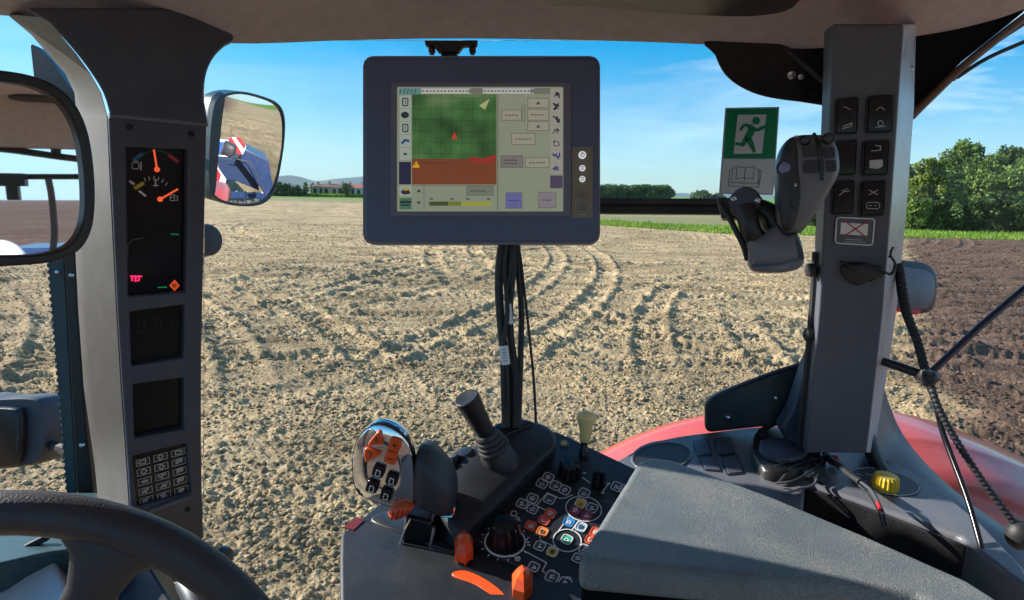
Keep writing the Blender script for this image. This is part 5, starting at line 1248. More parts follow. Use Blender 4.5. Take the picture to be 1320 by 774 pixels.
# sloped tail with the orange quadrant
tp = Plane(pn.at(650, 730, -.006), V((0, -math.sin(R(6)), math.cos(R(6)))))
o = smooth_pts([(560, 650), (600, 684), (660, 722), (740, 768), (820, 830), (700, 900), (600, 830), (560, 770), (540, 700)], 2)
g = G(); g.prism([tp.at(*p) for p in o], V((0, 0, -.04))); g.build('lever_quadrant', 'trim_d', root, bevel=.005)
o = smooth_pts([(583, 744), (598, 741), (618, 748), (640, 762), (660, 782), (668, 800), (650, 800), (634, 778), (612, 760), (586, 750)], 3)
g = G(); g.prism([tp.at(*p, .006) for p in o], -up * .01); g.build('orange_slot_trim', 'orange', root, bevel=.002)
for (cx, cy, s_) in ((598, 718, 1.0), (673, 765, 1.1)):
    g = G(); base = [(cx - 11 * s_, cy + 12 * s_), (cx - 12 * s_, cy - 6 * s_), (cx - 1, cy - 16 * s_), (cx + 12 * s_, cy - 6 * s_), (cx + 12 * s_, cy + 8 * s_), (cx + 2, cy + 16 * s_)]
    c_ = [tp.at(*p, .004) for p in base]; g.pillow(c_, tp.up(), [(1, 0), (1, .012), (.65, .020), (.15, .024)]); g.build('arrow_knob', 'orange', root, sharp=20, label='orange pointed knob ' + ('beside the chrome handle' if cx < 650 else 'at the lower edge of the photo'))
    g = G(); g.lathe(tp.at(cx, cy + 8, 0), tp.up(), [(.010, -.01), (.009, .006)], 14); g.build('knob_stem', 'black', root)
# pod (padded hand rest) between lever and panel
hp = plane3(pn.at(592, 690, .016), pn.at(705, 548, .045), pn.at(604, 582, .045))
o = smooth_pts([(604, 582), (622, 562), (641, 549), (664, 542), (692, 543), (711, 551), (718, 563), (716, 578), (700, 594), (666, 628), (630, 664), (606, 686), (590, 690), (576, 676), (566, 650), (574, 620)], 3)
g = G(); g.pillow([hp.at(*p) for p in o], hp.up(), [(1.02, -.032), (1.0, -.010), (.985, -.003), (.95, .001), (.88, .003), (.5, .005), (.1, .005)]); POD = g.build('hand_rest', 'console', root, sharp=60)
o = smooth_pts([(628, 560), (645, 549), (664, 545), (684, 547), (682, 553), (660, 562), (640, 572), (626, 572)], 3)
g = G(); g.pillow([hp.at(*p) for p in o], hp.up(), [(1.0, .0), (1.0, .0055), (.9, .0065)]); g.build('rest_inlay', 'black', POD, sharp=50)
o = [(702, 592), (634, 664), (632, 674), (704, 604)]
# small black switches by the pod's left edge
for (x, y, r_, lab) in ((603, 586, .013, 'ribbed black ring beside the black lever'), (578, 598, .014, 'black knob left of the black lever'), (562, 606, .009, 'small black knob near the chrome handle')):
    g = G(); g.lathe(hp.at(x, y, -.012), V((-.3, -.1, 1)), [(r_ * .9, -.05), (r_, .0), (r_, .010), (r_ * .85, .014), (r_ * .3, .015)], 24, ribs=1, rdepth=.06); g.mi(0); g.build('switch_knob', 'black', root, sharp=50, label=lab)
g = G(); g.lathe(hp.at(584, 590, .002), V((-.3, -.1, 1)), [(.006, -.004), (.006, .002), (.003, .003)], 14); g.build('knob_cap', 'lampgrey', root)
# rotary knobs on the panel
def knob(x, y, r_, h, name, label, m='gloss', rib=True, ring=0, top=None):
    g = G(); c = pn.at(x, y, 0); g.lathe(c, up, [(r_ * 1.02, -.002), (r_ * 1.02, h * .12), (r_ * .95, h * .2), (r_ * .86, h * .85), (r_ * .74, h), (r_ * .2, h * 1.03)], 32, ribs=1 if rib else 0, rdepth=.09)
    o_ = g.build(name, m, root, sharp=40, label=label)
    if ring:
        g = G(); e_a = up.cross(V((0, 0, 1)).cross(up)).normalized(); e_b = up.cross(e_a)
        pts = [c + (e_a * math.cos(R(k * 12)) + e_b * math.sin(R(k * 12))) * ring for k in range(31)]
        g.tube([p + up * .0008 for p in pts], .0010, 5, 0); g.build('dial_ring', 'white', PNL)
        g = G()
        for k in range(13):
            a_ = R(20 + k * 24); p0 = c + (e_a * math.cos(a_) + e_b * math.sin(a_)) * (ring + .003); p1 = c + (e_a * math.cos(a_) + e_b * math.sin(a_)) * (ring + .006)
            g.bar(p0 + up * .0006, p1 + up * .0006, .0009, .0004, up)
        g.build('dial_ticks', 'white', PNL)
    return o_
knob(651, 699, .0185, .026, 'rotary_knob', 'large ribbed black knob at the lower left of the panel', ring=.0215)
knob(734, 612, .0150, .018, 'rotary_knob', 'ribbed black knob at the top of the panel', ring=.0)
knob(771, 627, .0085, .022, 'rotary_knob', 'small black knob right of the cream one', rib=False)
# cream hand throttle
g = G(); g.lathe(pn.at(752, 590, 0), V((.03, .1, 1)), [(.006, -.004), (.006, .010), (.0045, .013), (.0045, .020)], 16); TH = g.build('throttle_stem', 'gloss', root, sharp=50)
g = G(); g.lathe(pn.at(753, 584, .020), V((.03, .1, 1)), [(.005, -.004), (.0075, .004), (.008, .012), (.0095, .020), (.0125, .027), (.0130, .032), (.010, .036), (.003, .038)], 24); g.build('cream_knob', 'cream', root, sharp=60)
g = G(); g.patch(pn, rquad([(721, 568), (733, 568), (733, 577), (721, 577)], .3), .001); g.mi(1); g.patch(pn, ell(727, 572.5, 4, 3, 8), .0016); g.build('yellow_light', ['dgrey', 'yellow'], PNL)
# printed keys, zoom5 coordinates
z5 = ZM(600, 560, .2765)
KC = {'w': 'wgrey', 'r': mat('red orange key', (.75, .12, .05), .4), 'y': mat('yellow key', (.75, .55, .05), .4), 'm': mat('magenta key', (.35, .04, .10), .4), 'b': mat('blue key', (.05, .25, .60), .4), 'c': mat('pale blue key', (.30, .50, .72), .4), 'g': mat('green key', (.03, .45, .28), .4), 'o': mat('orange amber key', (.80, .28, .08), .4)}
KEYS = [(385, 205, 'w'), (357, 233, 'w'), (420, 243, 'w'), (463, 264, 'w'), (553, 278, 'w'), (392, 307, 'w'), (312, 303, 'w'), (264, 327, 'w'), (312, 352, 'w'), (396, 372, 'r'), (366, 404, 'r'), (304, 430, 'r'), (358, 458, 'o'),
        (537, 325, 'y'), (590, 347, 'w'), (512, 358, 'm'), (565, 382, 'm'), (482, 412, 'b'), (538, 435, 'c'), (472, 494, 'g'), (346, 525, 'w'), (405, 552, 'y'), (318, 622, 'w'), (404, 668, 'W'), (464, 698, 'W'), (705, 248, 'w'), (742, 262, 'w'), (607, 460, 'r'), (584, 495, 'r'), (556, 540, 'w'), (524, 582, 'w')]
ax_, ay_ = V((27, 12, 0)), V((-13, 22, 0))
for i, (X, Y, c_) in enumerate(KEYS):
    s_ = 1.0 if c_ != 'W' else 1.2; s_ *= .80
    quad = [(X + (ax_.x * a + ay_.x * b) * s_, Y + (ax_.y * a + ay_.y * b) * s_) for a, b in ((-1, -1), (1, -1), (1, 1), (-1, 1))]
    rr = random.Random(i * 7 + 1); g = G(); hollow = c_ in 'wW'
    rq = z5(*rquad(quad, .28))
    g.prism([pn.at(*p, .0010) for p in rq], -up * .0012)
    g.mi(1); g.stroke(pn, rq, .0010, .0015, closed=True)
    if hollow: g.mi(1)
    else: g.mi(2)
    for _ in range(2):
        g.stroke(pn, z5(*[(X + rr.uniform(-11, 11), Y + rr.uniform(-9, 9)) for _ in range(3)]), .0008, .0017)
    if i % 3 == 0: g.stroke(pn, z5(*ell(X, Y, 9, 8, 8)), .0009, .0017, closed=True)
    else: g.stroke(pn, z5((X - 12, Y + 7), (X + 10, Y + 9)), .0010, .0017)
    lab = {'r': 'red printed key', 'y': 'yellow printed key', 'm': 'magenta printed key', 'b': 'blue printed key', 'c': 'pale blue printed key', 'g': 'green printed key', 'o': 'amber orange printed key'}.get(c_)
    g.build('key', ['trim' if hollow else KC[c_], 'white' if hollow else ('white' if c_ in 'ygc' else KC[c_]), 'dgrey' if c_ in 'yoc' else 'white'], PNL, label=lab)
g = G()
g.stroke(pn, z5(*ell(551, 350, 84, 58, 28, .18)), .0011, .001, closed=True); g.build('printed_ring', 'white', PNL); g = G(); g.stroke(pn, z5(*ell(474, 498, 66, 52, 28, .1)), .0011, .001, closed=True); g.build('printed_ring', 'white', PNL); g = G()
for pts in ([(330, 335), (382, 275), (440, 302), (470, 298), (500, 285)], [(340, 340), (378, 358)], [(488, 380), (434, 452)], [(530, 402), (494, 452)], [(345, 478), (352, 498), (420, 528)], [(262, 540), (378, 602), (358, 640), (372, 650)], [(546, 205), (580, 228)], [(640, 268), (672, 228)]):
    g.stroke(pn, z5(*pts), .0010, .001)
# little pictograms near the knobs
g.stroke(pn, z5(*ell(226, 372, 14, 12, 10)), .0009, .001, closed=True); g.stroke(pn, z5((190, 385), (210, 380), (240, 400), (256, 404)), .0012, .001); g.stroke(pn, z5(*ell(240, 398, 12, 10, 8)), .0009, .001, closed=True)
for (x, y) in ((292, 505), (296, 518), (282, 492), (210, 568), (222, 570), (240, 582), (666, 232), (640, 275), (555, 182)): g.stroke(pn, z5((x - 5, y), (x + 5, y + 2)), .0016, .001)
g.stroke(pn, z5(*rrect(232, 574, 254, 592, 4, 1)), .0009, .001, closed=True)
for (x, y) in ((404, 640), (478, 672)): g.stroke(pn, z5((x - 14, y + 4), (x - 8, y - 4), (x + 10, y - 2), (x + 12, y + 6)), .0011, .001)
g.build('printed_lines', 'white', PNL)

# ---------------- chrome multi function handle
hp2 = Plane(P(500, 600, .66), (_f * 1 + _u * .25 + _r * .10))
root = thing('drive_lever', hp2.at(545, 710), 'chrome faced drive lever with four red and four black keys left of the console', 'lever')
up = hp2.up(); z4 = ZM(430, 490, .3669)
o = smooth_pts(z4((155, 150), (200, 160), (245, 190), (272, 235), (284, 300), (287, 370), (285, 425), (262, 448), (235, 452), (180, 438), (110, 412), (82, 388), (70, 350), (67, 280), (80, 215), (115, 168)), 3)
g = G(); g.pillow([hp2.at(*p) for p in o], up, [(.80, -.026), (.94, -.020), (1.0, -.008), (1.0, -.002), (.985, .0015), (.95, .003), (.5, .0042), (.1, .0045)]); HD = g.build('chrome_face', 'chrome', root, sharp=60)
g = G(); frame_ring(g, hp2, [(x, y) for x, y in o], shrink(o, .955, (497, 600)), .002, -.009); g.build('edge_band', 'gloss', HD, bevel=.001, seg=2)
o = smooth_pts(z4((286, 262), (320, 262), (350, 285), (385, 325), (410, 370), (420, 420), (417, 478), (395, 486), (365, 482), (310, 458), (280, 440), (272, 350)), 3)
g = G(); g.pillow([hp2.at(*p) for p in o], up, [(.7, -.045), (.93, -.036), (1, -.018), (.97, -.004), (.85, .004), (.5, .009), (.15, .010)]); g.build('palm_grip', 'trim_d', root, sharp=60)
g = G(); g.tube([hp2.at(*p, -.006) for p in z4((286, 428), (330, 462), (372, 486), (412, 490), (420, 460))], .0016, 8); g.build('grip_trim', 'chrome', root)
def hk(pts, mm_, name, lab, glyph):
    g = G(); q = z4(*pts); c = [hp2.at(*p) for p in q]; g.pillow(c, up, [(1, .002), (1, .0072), (.88, .0086), (.3, .0090)]); g.mi(1)
    for s__ in glyph: g.stroke(hp2, z4(*s__), .0008, .0096)
    g.build(name, mm_, HD, label=lab, sharp=40)
tri = lambda a, b, c: rquad3([a, b, c])
def rquad3(c):
    out = []
    for i in range(3):
        p = V((*c[i], 0)); a = V((*c[i - 1], 0)); b = V((*c[(i + 1) % 3], 0)); pa = p.lerp(a, .22); pb = p.lerp(b, .22)
        for k in range(4):
            t = k / 3; q = pa * (1 - t) ** 2 + p * 2 * t * (1 - t) + pb * t * t; out.append((q.x, q.y))
    return out
hk(rquad3([(168, 162), (186, 216), (124, 218)]), ['orange', 'black'], 'key', 'upper red triangular key', [[(156, 200), (160, 188), (166, 200)], [(158, 205), (166, 206)]])
hk(rquad3([(116, 222), (182, 244), (118, 282)]), ['orange', 'black'], 'key', 'lower red triangular key', [[(134, 240), (144, 246), (136, 256)]])
def sqr(cx, cy, w_=21.5, h_=22, a_=.30):
    return rquad([(cx + (x * math.cos(a_) - y * math.sin(a_)), cy + (x * math.sin(a_) + y * math.cos(a_))) for x, y in ((-w_, -h_), (w_, -h_), (w_, h_), (-w_, h_))], .28)
hk(sqr(222, 216), ['orange', 'black'], 'key', 'upper red square key', [[(214, 216), (232, 218)], [(222, 208), (224, 226)]])
hk(sqr(208, 262), ['orange', 'black'], 'key', 'lower red square key', [[(200, 262), (216, 264)]])
for (x, y, lb) in ((165, 308, 'upper left'), (143, 362, 'lower left'), (212, 336, 'upper right'), (192, 390, 'lower right')):
    hk(sqr(x, y, 21, 23), ['gloss', 'white'], 'key', lb + ' black key', [[(x - 9, y + 8), (x - 4, y - 8), (x + 8, y - 2), (x + 6, y + 10)], [(x - 10, y + 13), (x + 8, y + 15)]])
g = G(); o = smooth_pts(z4((196, 452), (232, 432), (278, 428), (286, 440), (262, 462), (232, 478), (204, 474)), 3); g.pillow([hp2.at(*p) for p in o], up, [(1, -.012), (1, .004), (.85, .009), (.4, .011)]); g.build('thumb_wheel', 'orange', root, sharp=50)
g = G()
for k in range(4): x = 214 + k * 17; g.stroke(hp2, z4((x, 470 - k * 3), (x + 8, 436)), .0014, .0118)
g.build('wheel_ribs', 'wred', root)
# stem
g = G(); q = z4((246, 484), (338, 506), (352, 540), (326, 640), (296, 636), (232, 584)); g.prism([hp2.at(*p, -.004) for p in q], -up * .035); ST_ = g.build('stem', 'gloss', root, bevel=.006)
g = G(); g.tube([hp2.at(*p, -.002) for p in z4((270, 492), (250, 530), (233, 578), (262, 606), (322, 640))], .0016, 8, 0); g.build('stem_trim', 'chrome', root)
g = G(); g.tube([hp2.at(*p, -.002) for p in z4((352, 520), (345, 560), (330, 636))], .0022, 8, 0); g.build('stem_trim', 'chrome', root)
# labels on the console beside it
root2 = bpy.data.objects['control_console']
bp2 = Plane(bp_.at(500, 700), bp_.n)
g = G(); g.prism([bp_.at(*p, .0012) for p in z4((34, 520), (82, 484), (108, 496), (70, 530))], -bp_.up() * .001); g.build('red_label', mat('dark red label', (.16, .02, .015), .4), root2)
g = G(); g.prism([tp.at(*p, .0015) for p in z4((328, 640), (372, 602), (394, 622), (350, 662))], -tp.up() * .002); g.mi(1); g.stroke(tp, z4((350, 634), (362, 622), (372, 630), (356, 644)), .0012, .0022); g.build('orange_label', ['orange', 'black'], root2)
g = G(); g.pillow([bp_.at(*p) for p in smooth_pts([(478, 672), (500, 660), (540, 668), (580, 690), (590, 712), (560, 706), (520, 690)], 3)], bp_.up(), [(1, -.002), (1, .001), (.95, .002)]); g.build('lever_slot', 'black', root2, sharp=50)

# ---------------- black lever
root = thing('spool_lever', P(628, 580, .78), 'plain black cylindrical lever with rubber boot above the console', 'lever')
top, bot = P(601, 512, .72), P(628, 562, .745)
ax = (top - bot).normalized(); L_ = (top - bot).length
g = G(); g.lathe(bot, ax, [(.0105, 0), (.0112, .006), (.0122, L_ * .45), (.0145, L_ * .85), (.0147, L_ * .985), (.0135, L_), (.003, L_ - .001)], 30); g.build('grip', 'black', root, sharp=40)
for k, (x, y) in enumerate(((627, 561), (630, 566), (633, 571), (636, 576))):
    g = G(); c = P(x, y, .742 + k * .002); g.lathe(c, ax, [(.0125 + .0014 * k, -.0045), (.0145 + .0017 * k, -.0015), (.0145 + .0017 * k, .001), (.012 + .0014 * k, .004)], 26); g.build('boot_ring', 'rubber', root, sharp=50)
g = G(); g.lathe(P(638, 584, .752), ax, [(.023, -.03), (.021, -.005), (.015, .010)], 24); g.build('boot_base', 'rubber', root, sharp=50)

# ---------------- armrest
ar = Plane(HZ(900, 680, -.305), V((.03, -.02, 1)))
root = thing('armrest', ar.at(950, 700, -.05), 'large grained grey armrest with sunlit top at the lower right', 'armrest')
o = [(818, 600), (824, 592), (838, 588), (866, 591), (1000, 640), (1120, 690), (1250, 747), (1290, 772), (1330, 815), (1330, 840), (1250, 800), (1180, 768), (1100, 757), (900, 738), (746, 724), (748, 712), (780, 660)]
g = G(); g.prism([ar.at(*p) for p in o], V((0, 0, -.030))); g.build('pad', 'arm', root, bevel=.009, seg=4)
c_ = sum((ar.at(*p) for p in o), V()) / len(o)
g = G(); g.prism([c_ + (ar.at(*p) - c_) * .985 - V((0, 0, .0285)) for p in o], V((0, 0, -.16))); g.build('pad_base', 'void', root, bevel=.006)

# ---------------- side console behind the armrest
sc_ = Plane(HZ(1000, 590, -.40), V((0, -.04, 1)))
root = thing('side_console', sc_.at(1050, 620, -.1), 'grey side console under the switch pillar with four pads and a yellow knob', 'console')
up = sc_.up()
o = [(760, 610), (800, 590), (822, 578)] + smooth_pts([(822, 578), (850, 567), (880, 561), (912, 557), (960, 551), (1005, 548)], 2, False)[1:] + [(1045, 566), (1120, 584), (1160, 598), (1215, 632), (1268, 676), (1320, 730), (1340, 770), (1236, 690), (1150, 660), (1098, 641), (1038, 622), (1036, 652), (960, 640), (860, 610)]
g = G(); g.prism([sc_.at(*p) for p in o], V((0, 0, -.11))); g.build('body', 'sidecon', root, bevel=.006)
s3 = Plane(sc_.at(1150, 700, -.05), sc_.n)
o = [(1030, 640), (1100, 650), (1180, 672), (1240, 690), (1292, 742), (1260, 790), (1180, 760), (1060, 700)]
g = G(); g.prism([s3.at(*p) for p in o], V((0, 0, -.10))); g.build('lower_shelf', 'trim_l', root, bevel=.006)
g = G(); q = [(1036, 620), (1098, 640), (1150, 659), (1238, 692)]; rings = [[sc_.at(x, y, -.006) - V((0, .003, 0)), sc_.at(x, y, -.006) - V((0, .012, 0)), sc_.at(x, y, -.055) - V((0, .012, 0)), sc_.at(x, y, -.055) - V((0, .003, 0))] for x, y in q]; g.loft(rings); g.build('dark_step', 'black', root, bevel=.002)
# cup recess
o = ell(853, 590, 37, 17, 30, -.12); g = G(); frame_ring(g, sc_, ell(853, 589, 40, 19.5, 30, -.12), o, .0025, -.002); g.build('recess_rim', 'sidecon', root, bevel=.001, seg=2)
g = G(); g.prism([sc_.at(*p, .0012) for p in o], -up * .001); g.build('recess', 'rubber', root)
for k, q4 in enumerate(([(894, 571), (911, 568), (917, 586), (900, 589)], [(921, 568), (940, 566), (946, 585), (927, 587)], [(902, 592), (920, 589), (929, 608), (909, 606)], [(931, 591), (950, 588), (958, 610), (938, 612)])):
    g = G(); g.prism([sc_.at(*p, .0022) for p in rquad(q4, .12)], -up * .003); g.build('rubber_pad', 'trim', root, bevel=.0008, seg=2)
    g = G(); cx = sum(p[0] for p in q4) / 4; cy = sum(p[1] for p in q4) / 4; frame_ring(g, sc_, rquad(shrink(q4, 1.16, (cx, cy)), .12), rquad(shrink(q4, 1.03, (cx, cy)), .12), .0012, -.001); g.build('pad_surround', 'black', root)
# black connector block
o = smooth_pts([(968, 580), (976, 564), (1000, 560), (1022, 566), (1040, 575), (1052, 590), (1040, 612), (1010, 622), (984, 618), (970, 600)], 2)
g = G(); g.pillow([sc_.at(*p) for p in o], up, [(1, -.002), (1, .010), (.95, .016), (.75, .018)]); CB = g.build('socket_block', 'black', root, sharp=50)
g = G(); g.pillow([sc_.at(*p) for p in smooth_pts([(978, 586), (1010, 583), (1040, 592), (1034, 606), (1004, 612), (982, 604)], 2)], up, [(1, .010), (1, .023), (.9, .026)]); g.build('socket_lid', 'trim', CB, sharp=50)
g = G(); g.lathe(sc_.at(1028, 572, .010), V((-.1, -.5, 1)), [(.013, -.01), (.013, .008), (.010, .012), (.008, .012), (.006, .006)], 22); g.build('socket', 'gloss', CB, sharp=40)
g = G(); g.lathe(sc_.at(1028, 570, .020), V((-.1, -.5, 1)), [(.0055, 0), (.0055, .003), (.003, .003), (.003, .001)], 16); g.build('socket_pin', 'steel', CB)
g = G(); g.tube([sc_.at(x, y, h) for x, y, h in [(978, 572, .02), (1000, 566, .03), (1026, 574, .032), (1044, 584, .02)]], .005, 9); g.build('socket_hose', 'rubber', CB)
g = G(); g.tube([sc_.at(x, y, h) for x, y, h in [(1004, 626, .004), (1020, 616, .016), (1036, 608, .016), (1056, 606, .02), (1066, 602, .02)]], .0025, 8); g.build('wire', 'rubber', root)
g = G(); g.tube([sc_.at(x, y, h) for x, y, h in [(985, 618, .01), (1010, 612, .02), (1040, 600, .02), (1058, 592, .02)]], .002, 8); g.build('wire', 'rubber', root)
g = G(); g.box(sc_.at(1042, 616, .006), _r * .007, _u * .004, _f * .004); g.build('connector', 'signwhite', root, bevel=.001, seg=2)
# red ball knob, black knob
g = G(); g.lathe(sc_.at(1057, 597, 0), up, [(.008, 0), (.009, .006), (.007, .012), (.002, .013)], 18); g.build('black_knob', 'gloss', root, sharp=50)
g = G(); g.ball(sc_.at(1073, 601, .010), .0088, 18); g.build('red_ball', 'crimson', root, sharp=80)
# yellow 12-ribbed knob on a printed disc
o = ell(1140, 622, 48, 16, 32, .22)
g = G(); g.prism([sc_.at(*p, .0010) for p in o], -up * .001); DS = g.build('printed_disc', 'lampgrey', root)
g = G(); g.stroke(sc_, ell(1140, 622, 46, 15, 30, .22), .0008, .0016, closed=True)
for (x, y) in ((1108, 612), (1114, 620), (1120, 612), (1112, 626)): g.stroke(sc_, [(x - 4, y), (x + 3, y + 2)], .0014, .0016)
g.build('disc_print', 'white', DS)
g = G(); g.lathe(sc_.at(1140, 630, .001), up, [(.0175, 0), (.0178, .006), (.0165, .017), (.0140, .020), (.004, .021)], 40, ribs=1, rdepth=.085); g.build('yellow_knob', 'yellow', root, sharp=16)
# cable running over the armrest side
g = G(); g.tube([sc_.at(x, y, h) for x, y, h in [(1000, 628, .006), (1022, 632, .014), (1044, 622, .018), (1058, 610, .016), (1068, 600, .012)]], .0020, 8); g.build('wire', 'rubber', root)
g = G(); g.tube([sc_.at(x, y, h) for x, y, h in [(1040, 600, .016), (1052, 612, .014), (1050, 628, .006), (1030, 634, .004), (1010, 640, .004)]], .0016, 8); g.build('wire', 'dgrey', root)
g = G(); g.box(sc_.at(1056, 622, .006), _r * .009, _u * .004, _f * .006); g.build('connector', 'black', root, bevel=.001, seg=2)
g = G(); g.lathe(sc_.at(984, 574, .006), up, [(.010, -.004), (.010, .012), (.007, .015), (.002, .015)], 20); g.build('socket_cap', 'rubber', CB, sharp=40)
root = thing('tool_cable', sc_.at(1100, 640, .02), 'black and grey cable lying across the side console below the red ball', 'cable')
g = G(); g.tube([sc_.at(x, y, h) for x, y, h in [(1062, 598, .016), (1076, 616, .022), (1092, 634, .026), (1106, 648, .03)]], .0048, 10); g.build('sleeve', 'rubber', root)
g = G(); g.tube([sc_.at(x, y, h) for x, y, h in [(1106, 648, .03), (1120, 660, .03), (1134, 676, .02), (1142, 688, .01)]], .0022, 8); g.build('grey_wire', 'lampgrey', root)
g = G(); g.tube([sc_.at(x, y, h) for x, y, h in [(1104, 650, .028), (1116, 664, .028), (1130, 678, .018), (1138, 690, .008)]], .0018, 8); g.build('black_wire', 'rubber', root)
g = G(); g.tube([sc_.at(x, y, h) for x, y, h in [(1128, 672, .026), (1132, 678, .022)]], .0026, 8, 0); g.build('red_band', 'wred', root)

# ---------------- black bracket panel left of the pillar foot
bq = plane3(P(912, 540, 1.10), P(1045, 480, 1.0), P(915, 556, 1.09) + V((0, 0, -.02)))
bq = Plane(P(980, 520, 1.05), _f + _r * .25)
root = thing('glove_bracket', bq.at(980, 555), 'black angled plastic bracket panel left of the pillar foot', 'panel')
o = [(909, 523), (914, 514), (926, 508), (1000, 480), (1040, 468), (1062, 462), (1062, 520), (1040, 538), (1010, 548), (960, 553), (915, 558), (909, 554)]
g = G(); g.prism([bq.at(*p) for p in o], -bq.up() * .03); g.build('panel', 'black', root, bevel=.005)
g = G(); g.tube([bq.at(x, y, .001) for x, y in [(912, 520), (930, 507), (1000, 479), (1056, 463)]], .0028, 8); g.build('top_lip', 'trim', root)
for x, y in ((938, 538), (1000, 513)):
    g = G(); g.lathe(bq.at(x, y, 0), bq.up(), [(.007, -.002), (.007, .002), (.005, .003)], 16); g.mi(1); g.lathe(bq.at(x, y, .002), bq.up(), [(.0032, 0), (.003, .003), (.001, .0035)], 8); g.build('bolt', ['trim_d', 'steel'], root, sharp=40)
# tinted foot of the pillar
ft = thing('pillar_foot', P(1030, 560, 1.0), 'blue grey tapered foot panel between black bracket and switch pillar', 'panel')
g = G(); fp = Plane(P(1030, 540, .99), _f + _r * .2); g.prism([fp.at(*p) for p in [(1042, 470), (1056, 440), (1060, 600), (1030, 592), (1008, 552), (1022, 530)]], V((.0, .03, 0))); g.build('panel', 'trim', ft, bevel=.004)

# ---------------- curved trim to the right of the pillar foot
root = thing('curved_trim', P(1200, 640, 1.0), 'curved grey moulding sweeping from the pillar foot to the lower right corner', 'trim')
stp = [((1132, 470), (1122, 500), 1.0), ((1146, 520), (1126, 560), 1.0), ((1164, 560), (1136, 596), 1.0), ((1196, 600), (1158, 628), .98), ((1240, 640), (1200, 658), .96), ((1290, 676), (1250, 694), .93), ((1330, 700), (1300, 736), .90), ((1380, 740), (1350, 790), .88)]
rings = []
for (a, b, d_) in stp:
    A, B = P(*a, d_ + .05), P(*b, d_ - .01); c = (A + B) / 2 + V((0, -.006, .012))
    rings.append([A, A.lerp(c, .6) + V((0, 0, .004)), c, B.lerp(c, .5) + V((0, 0, .002)), B, B + V((0, .02, -.03)), A + V((0, .02, -.04))])
rs_ = []
for i in range(len(rings) - 1):
    for k in range(5):
        t = k / 5; g0 = lambda j: rings[min(max(j, 0), len(rings) - 1)]
        rs_.append([.5 * ((2 * g0(i)[q]) + (g0(i + 1)[q] - g0(i - 1)[q]) * t + (2 * g0(i - 1)[q] - 5 * g0(i)[q] + 4 * g0(i + 1)[q] - g0(i + 2)[q]) * t * t + (3 * g0(i)[q] - g0(i - 1)[q] - 3 * g0(i + 1)[q] + g0(i + 2)[q]) * t ** 3) for q in range(7)])
rs_.append(rings[-1])
g = G(); g.loft(rs_); g.build('moulding', 'trim_l', root, sharp=50)
g = G(); g.tube([P(x, y, d_) for x, y, d_ in [(1118, 560, .97), (1132, 600, .965), (1160, 636, .95), (1204, 668, .93), (1256, 704, .91), (1310, 754, .88), (1350, 800, .86)]], [.010, .012, .013, .013, .014, .016, .016], 12, 5); g.build('dark_seal', 'black', root, sharp=180)

# ---------------- rear fender
def fender():
    root = thing('rear_fender', (.9, 1.5, EYE.z - .9), 'glossy red rear fender beyond the side window, below the field', 'fender')
    sil = [((q.x), (q.z - EYE.z)) for q in (YP(a, b, 1.5) for a, b in [(690, 650), (778, 587), (850, 556), (910, 540), (1040, 526), (1160, 531), (1220, 548), (1320, 590), (1440, 660), (1520, 730)])]
    xs = np.linspace(sil[0][0], sil[-1][0], 60); zs_ = np.interp(xs, [s[0] for s in sil], [s[1] for s in sil])
    ker = np.array([1, 2, 3, 4, 3, 2, 1]) / 16; zz = np.convolve(np.pad(zs_, 3, 'edge'), ker, 'valid')
    prof = [(1.20, -.30), (1.205, -.14), (1.225, -.075), (1.27, -.040), (1.34, -.030), (1.355, -.018), (1.37, -.012), (1.44, -.006), (1.50, .0), (1.56, -.012), (1.60, -.05), (1.61, -.12), (1.59, -.12), (1.56, -.04), (1.34, -.06), (1.24, -.10), (1.222, -.30)]
    g = G(); g.loft([[EYE + V((x, y, z_ + h)) for y, h in prof] for x, z_ in zip(xs, zz)]); g.build('shell', 'fender', root, sharp=50)
    g = G(); g.tube([EYE + V((x, 1.612, z_ - .075)) for x, z_ in zip(xs, zz)], .008, 8, 0); g.build('edge_bead', 'black', root)
    g = G(); g.loft([[EYE + V((x, y, z_ + h)) for y, h in ((1.24, -.31), (1.58, -.31), (1.58, -.36), (1.24, -.36))] for x, z_ in zip(xs, zz)]); g.build('inner_liner', 'black', root)
fender()

# ---------------- hoses and cords at the right
root = thing('hose_loom', P(1196, 485, .86), 'black ribbed hoses and rods meeting in a knot right of the switch pillar', 'hose')
def corr(pts, r, name='ribbed_hose'):
    """corrugated hose"""
    tmp = G(); pp = [P(*p) for p in pts]; q = []
    for i in range(len(pp) - 1):
        p0 = pp[max(0, i - 1)]; p1 = pp[i]; p2 = pp[i + 1]; p3 = pp[min(len(pp) - 1, i + 2)]; n_ = max(4, int((p2 - p1).length / .0016))
        for k in range(n_):
            t = k / n_; q.append(.5 * ((2 * p1) + (p2 - p0) * t + (2 * p0 - 5 * p1 + 4 * p2 - p3) * t * t + (3 * p1 - p0 - 3 * p2 + p3) * t ** 3))
    q.append(pp[-1]); g = G(); g.tube(q, [r * (1 if k % 4 < 2 else .80) for k in range(len(q))], 9, 0); return g.build(name, 'rubber', root, sharp=60)
corr([(1160, 340, .90), (1170, 400, .89), (1184, 440, .88), (1196, 484, .86), (1212, 530, .85), (1240, 580, .84), (1275, 632, .83), (1312, 680, .82)], .0050)
g = G(); g.tube([P(*p) for p in [(1156, 344, .91), (1163, 395, .90), (1180, 440, .885), (1192, 484, .87), (1206, 520, .855), (1216, 560, .85), (1246, 640, .80), (1266, 710, .76), (1278, 765, .74)]], .0036, 9); g.build('smooth_hose', 'gloss', root, sharp=180)
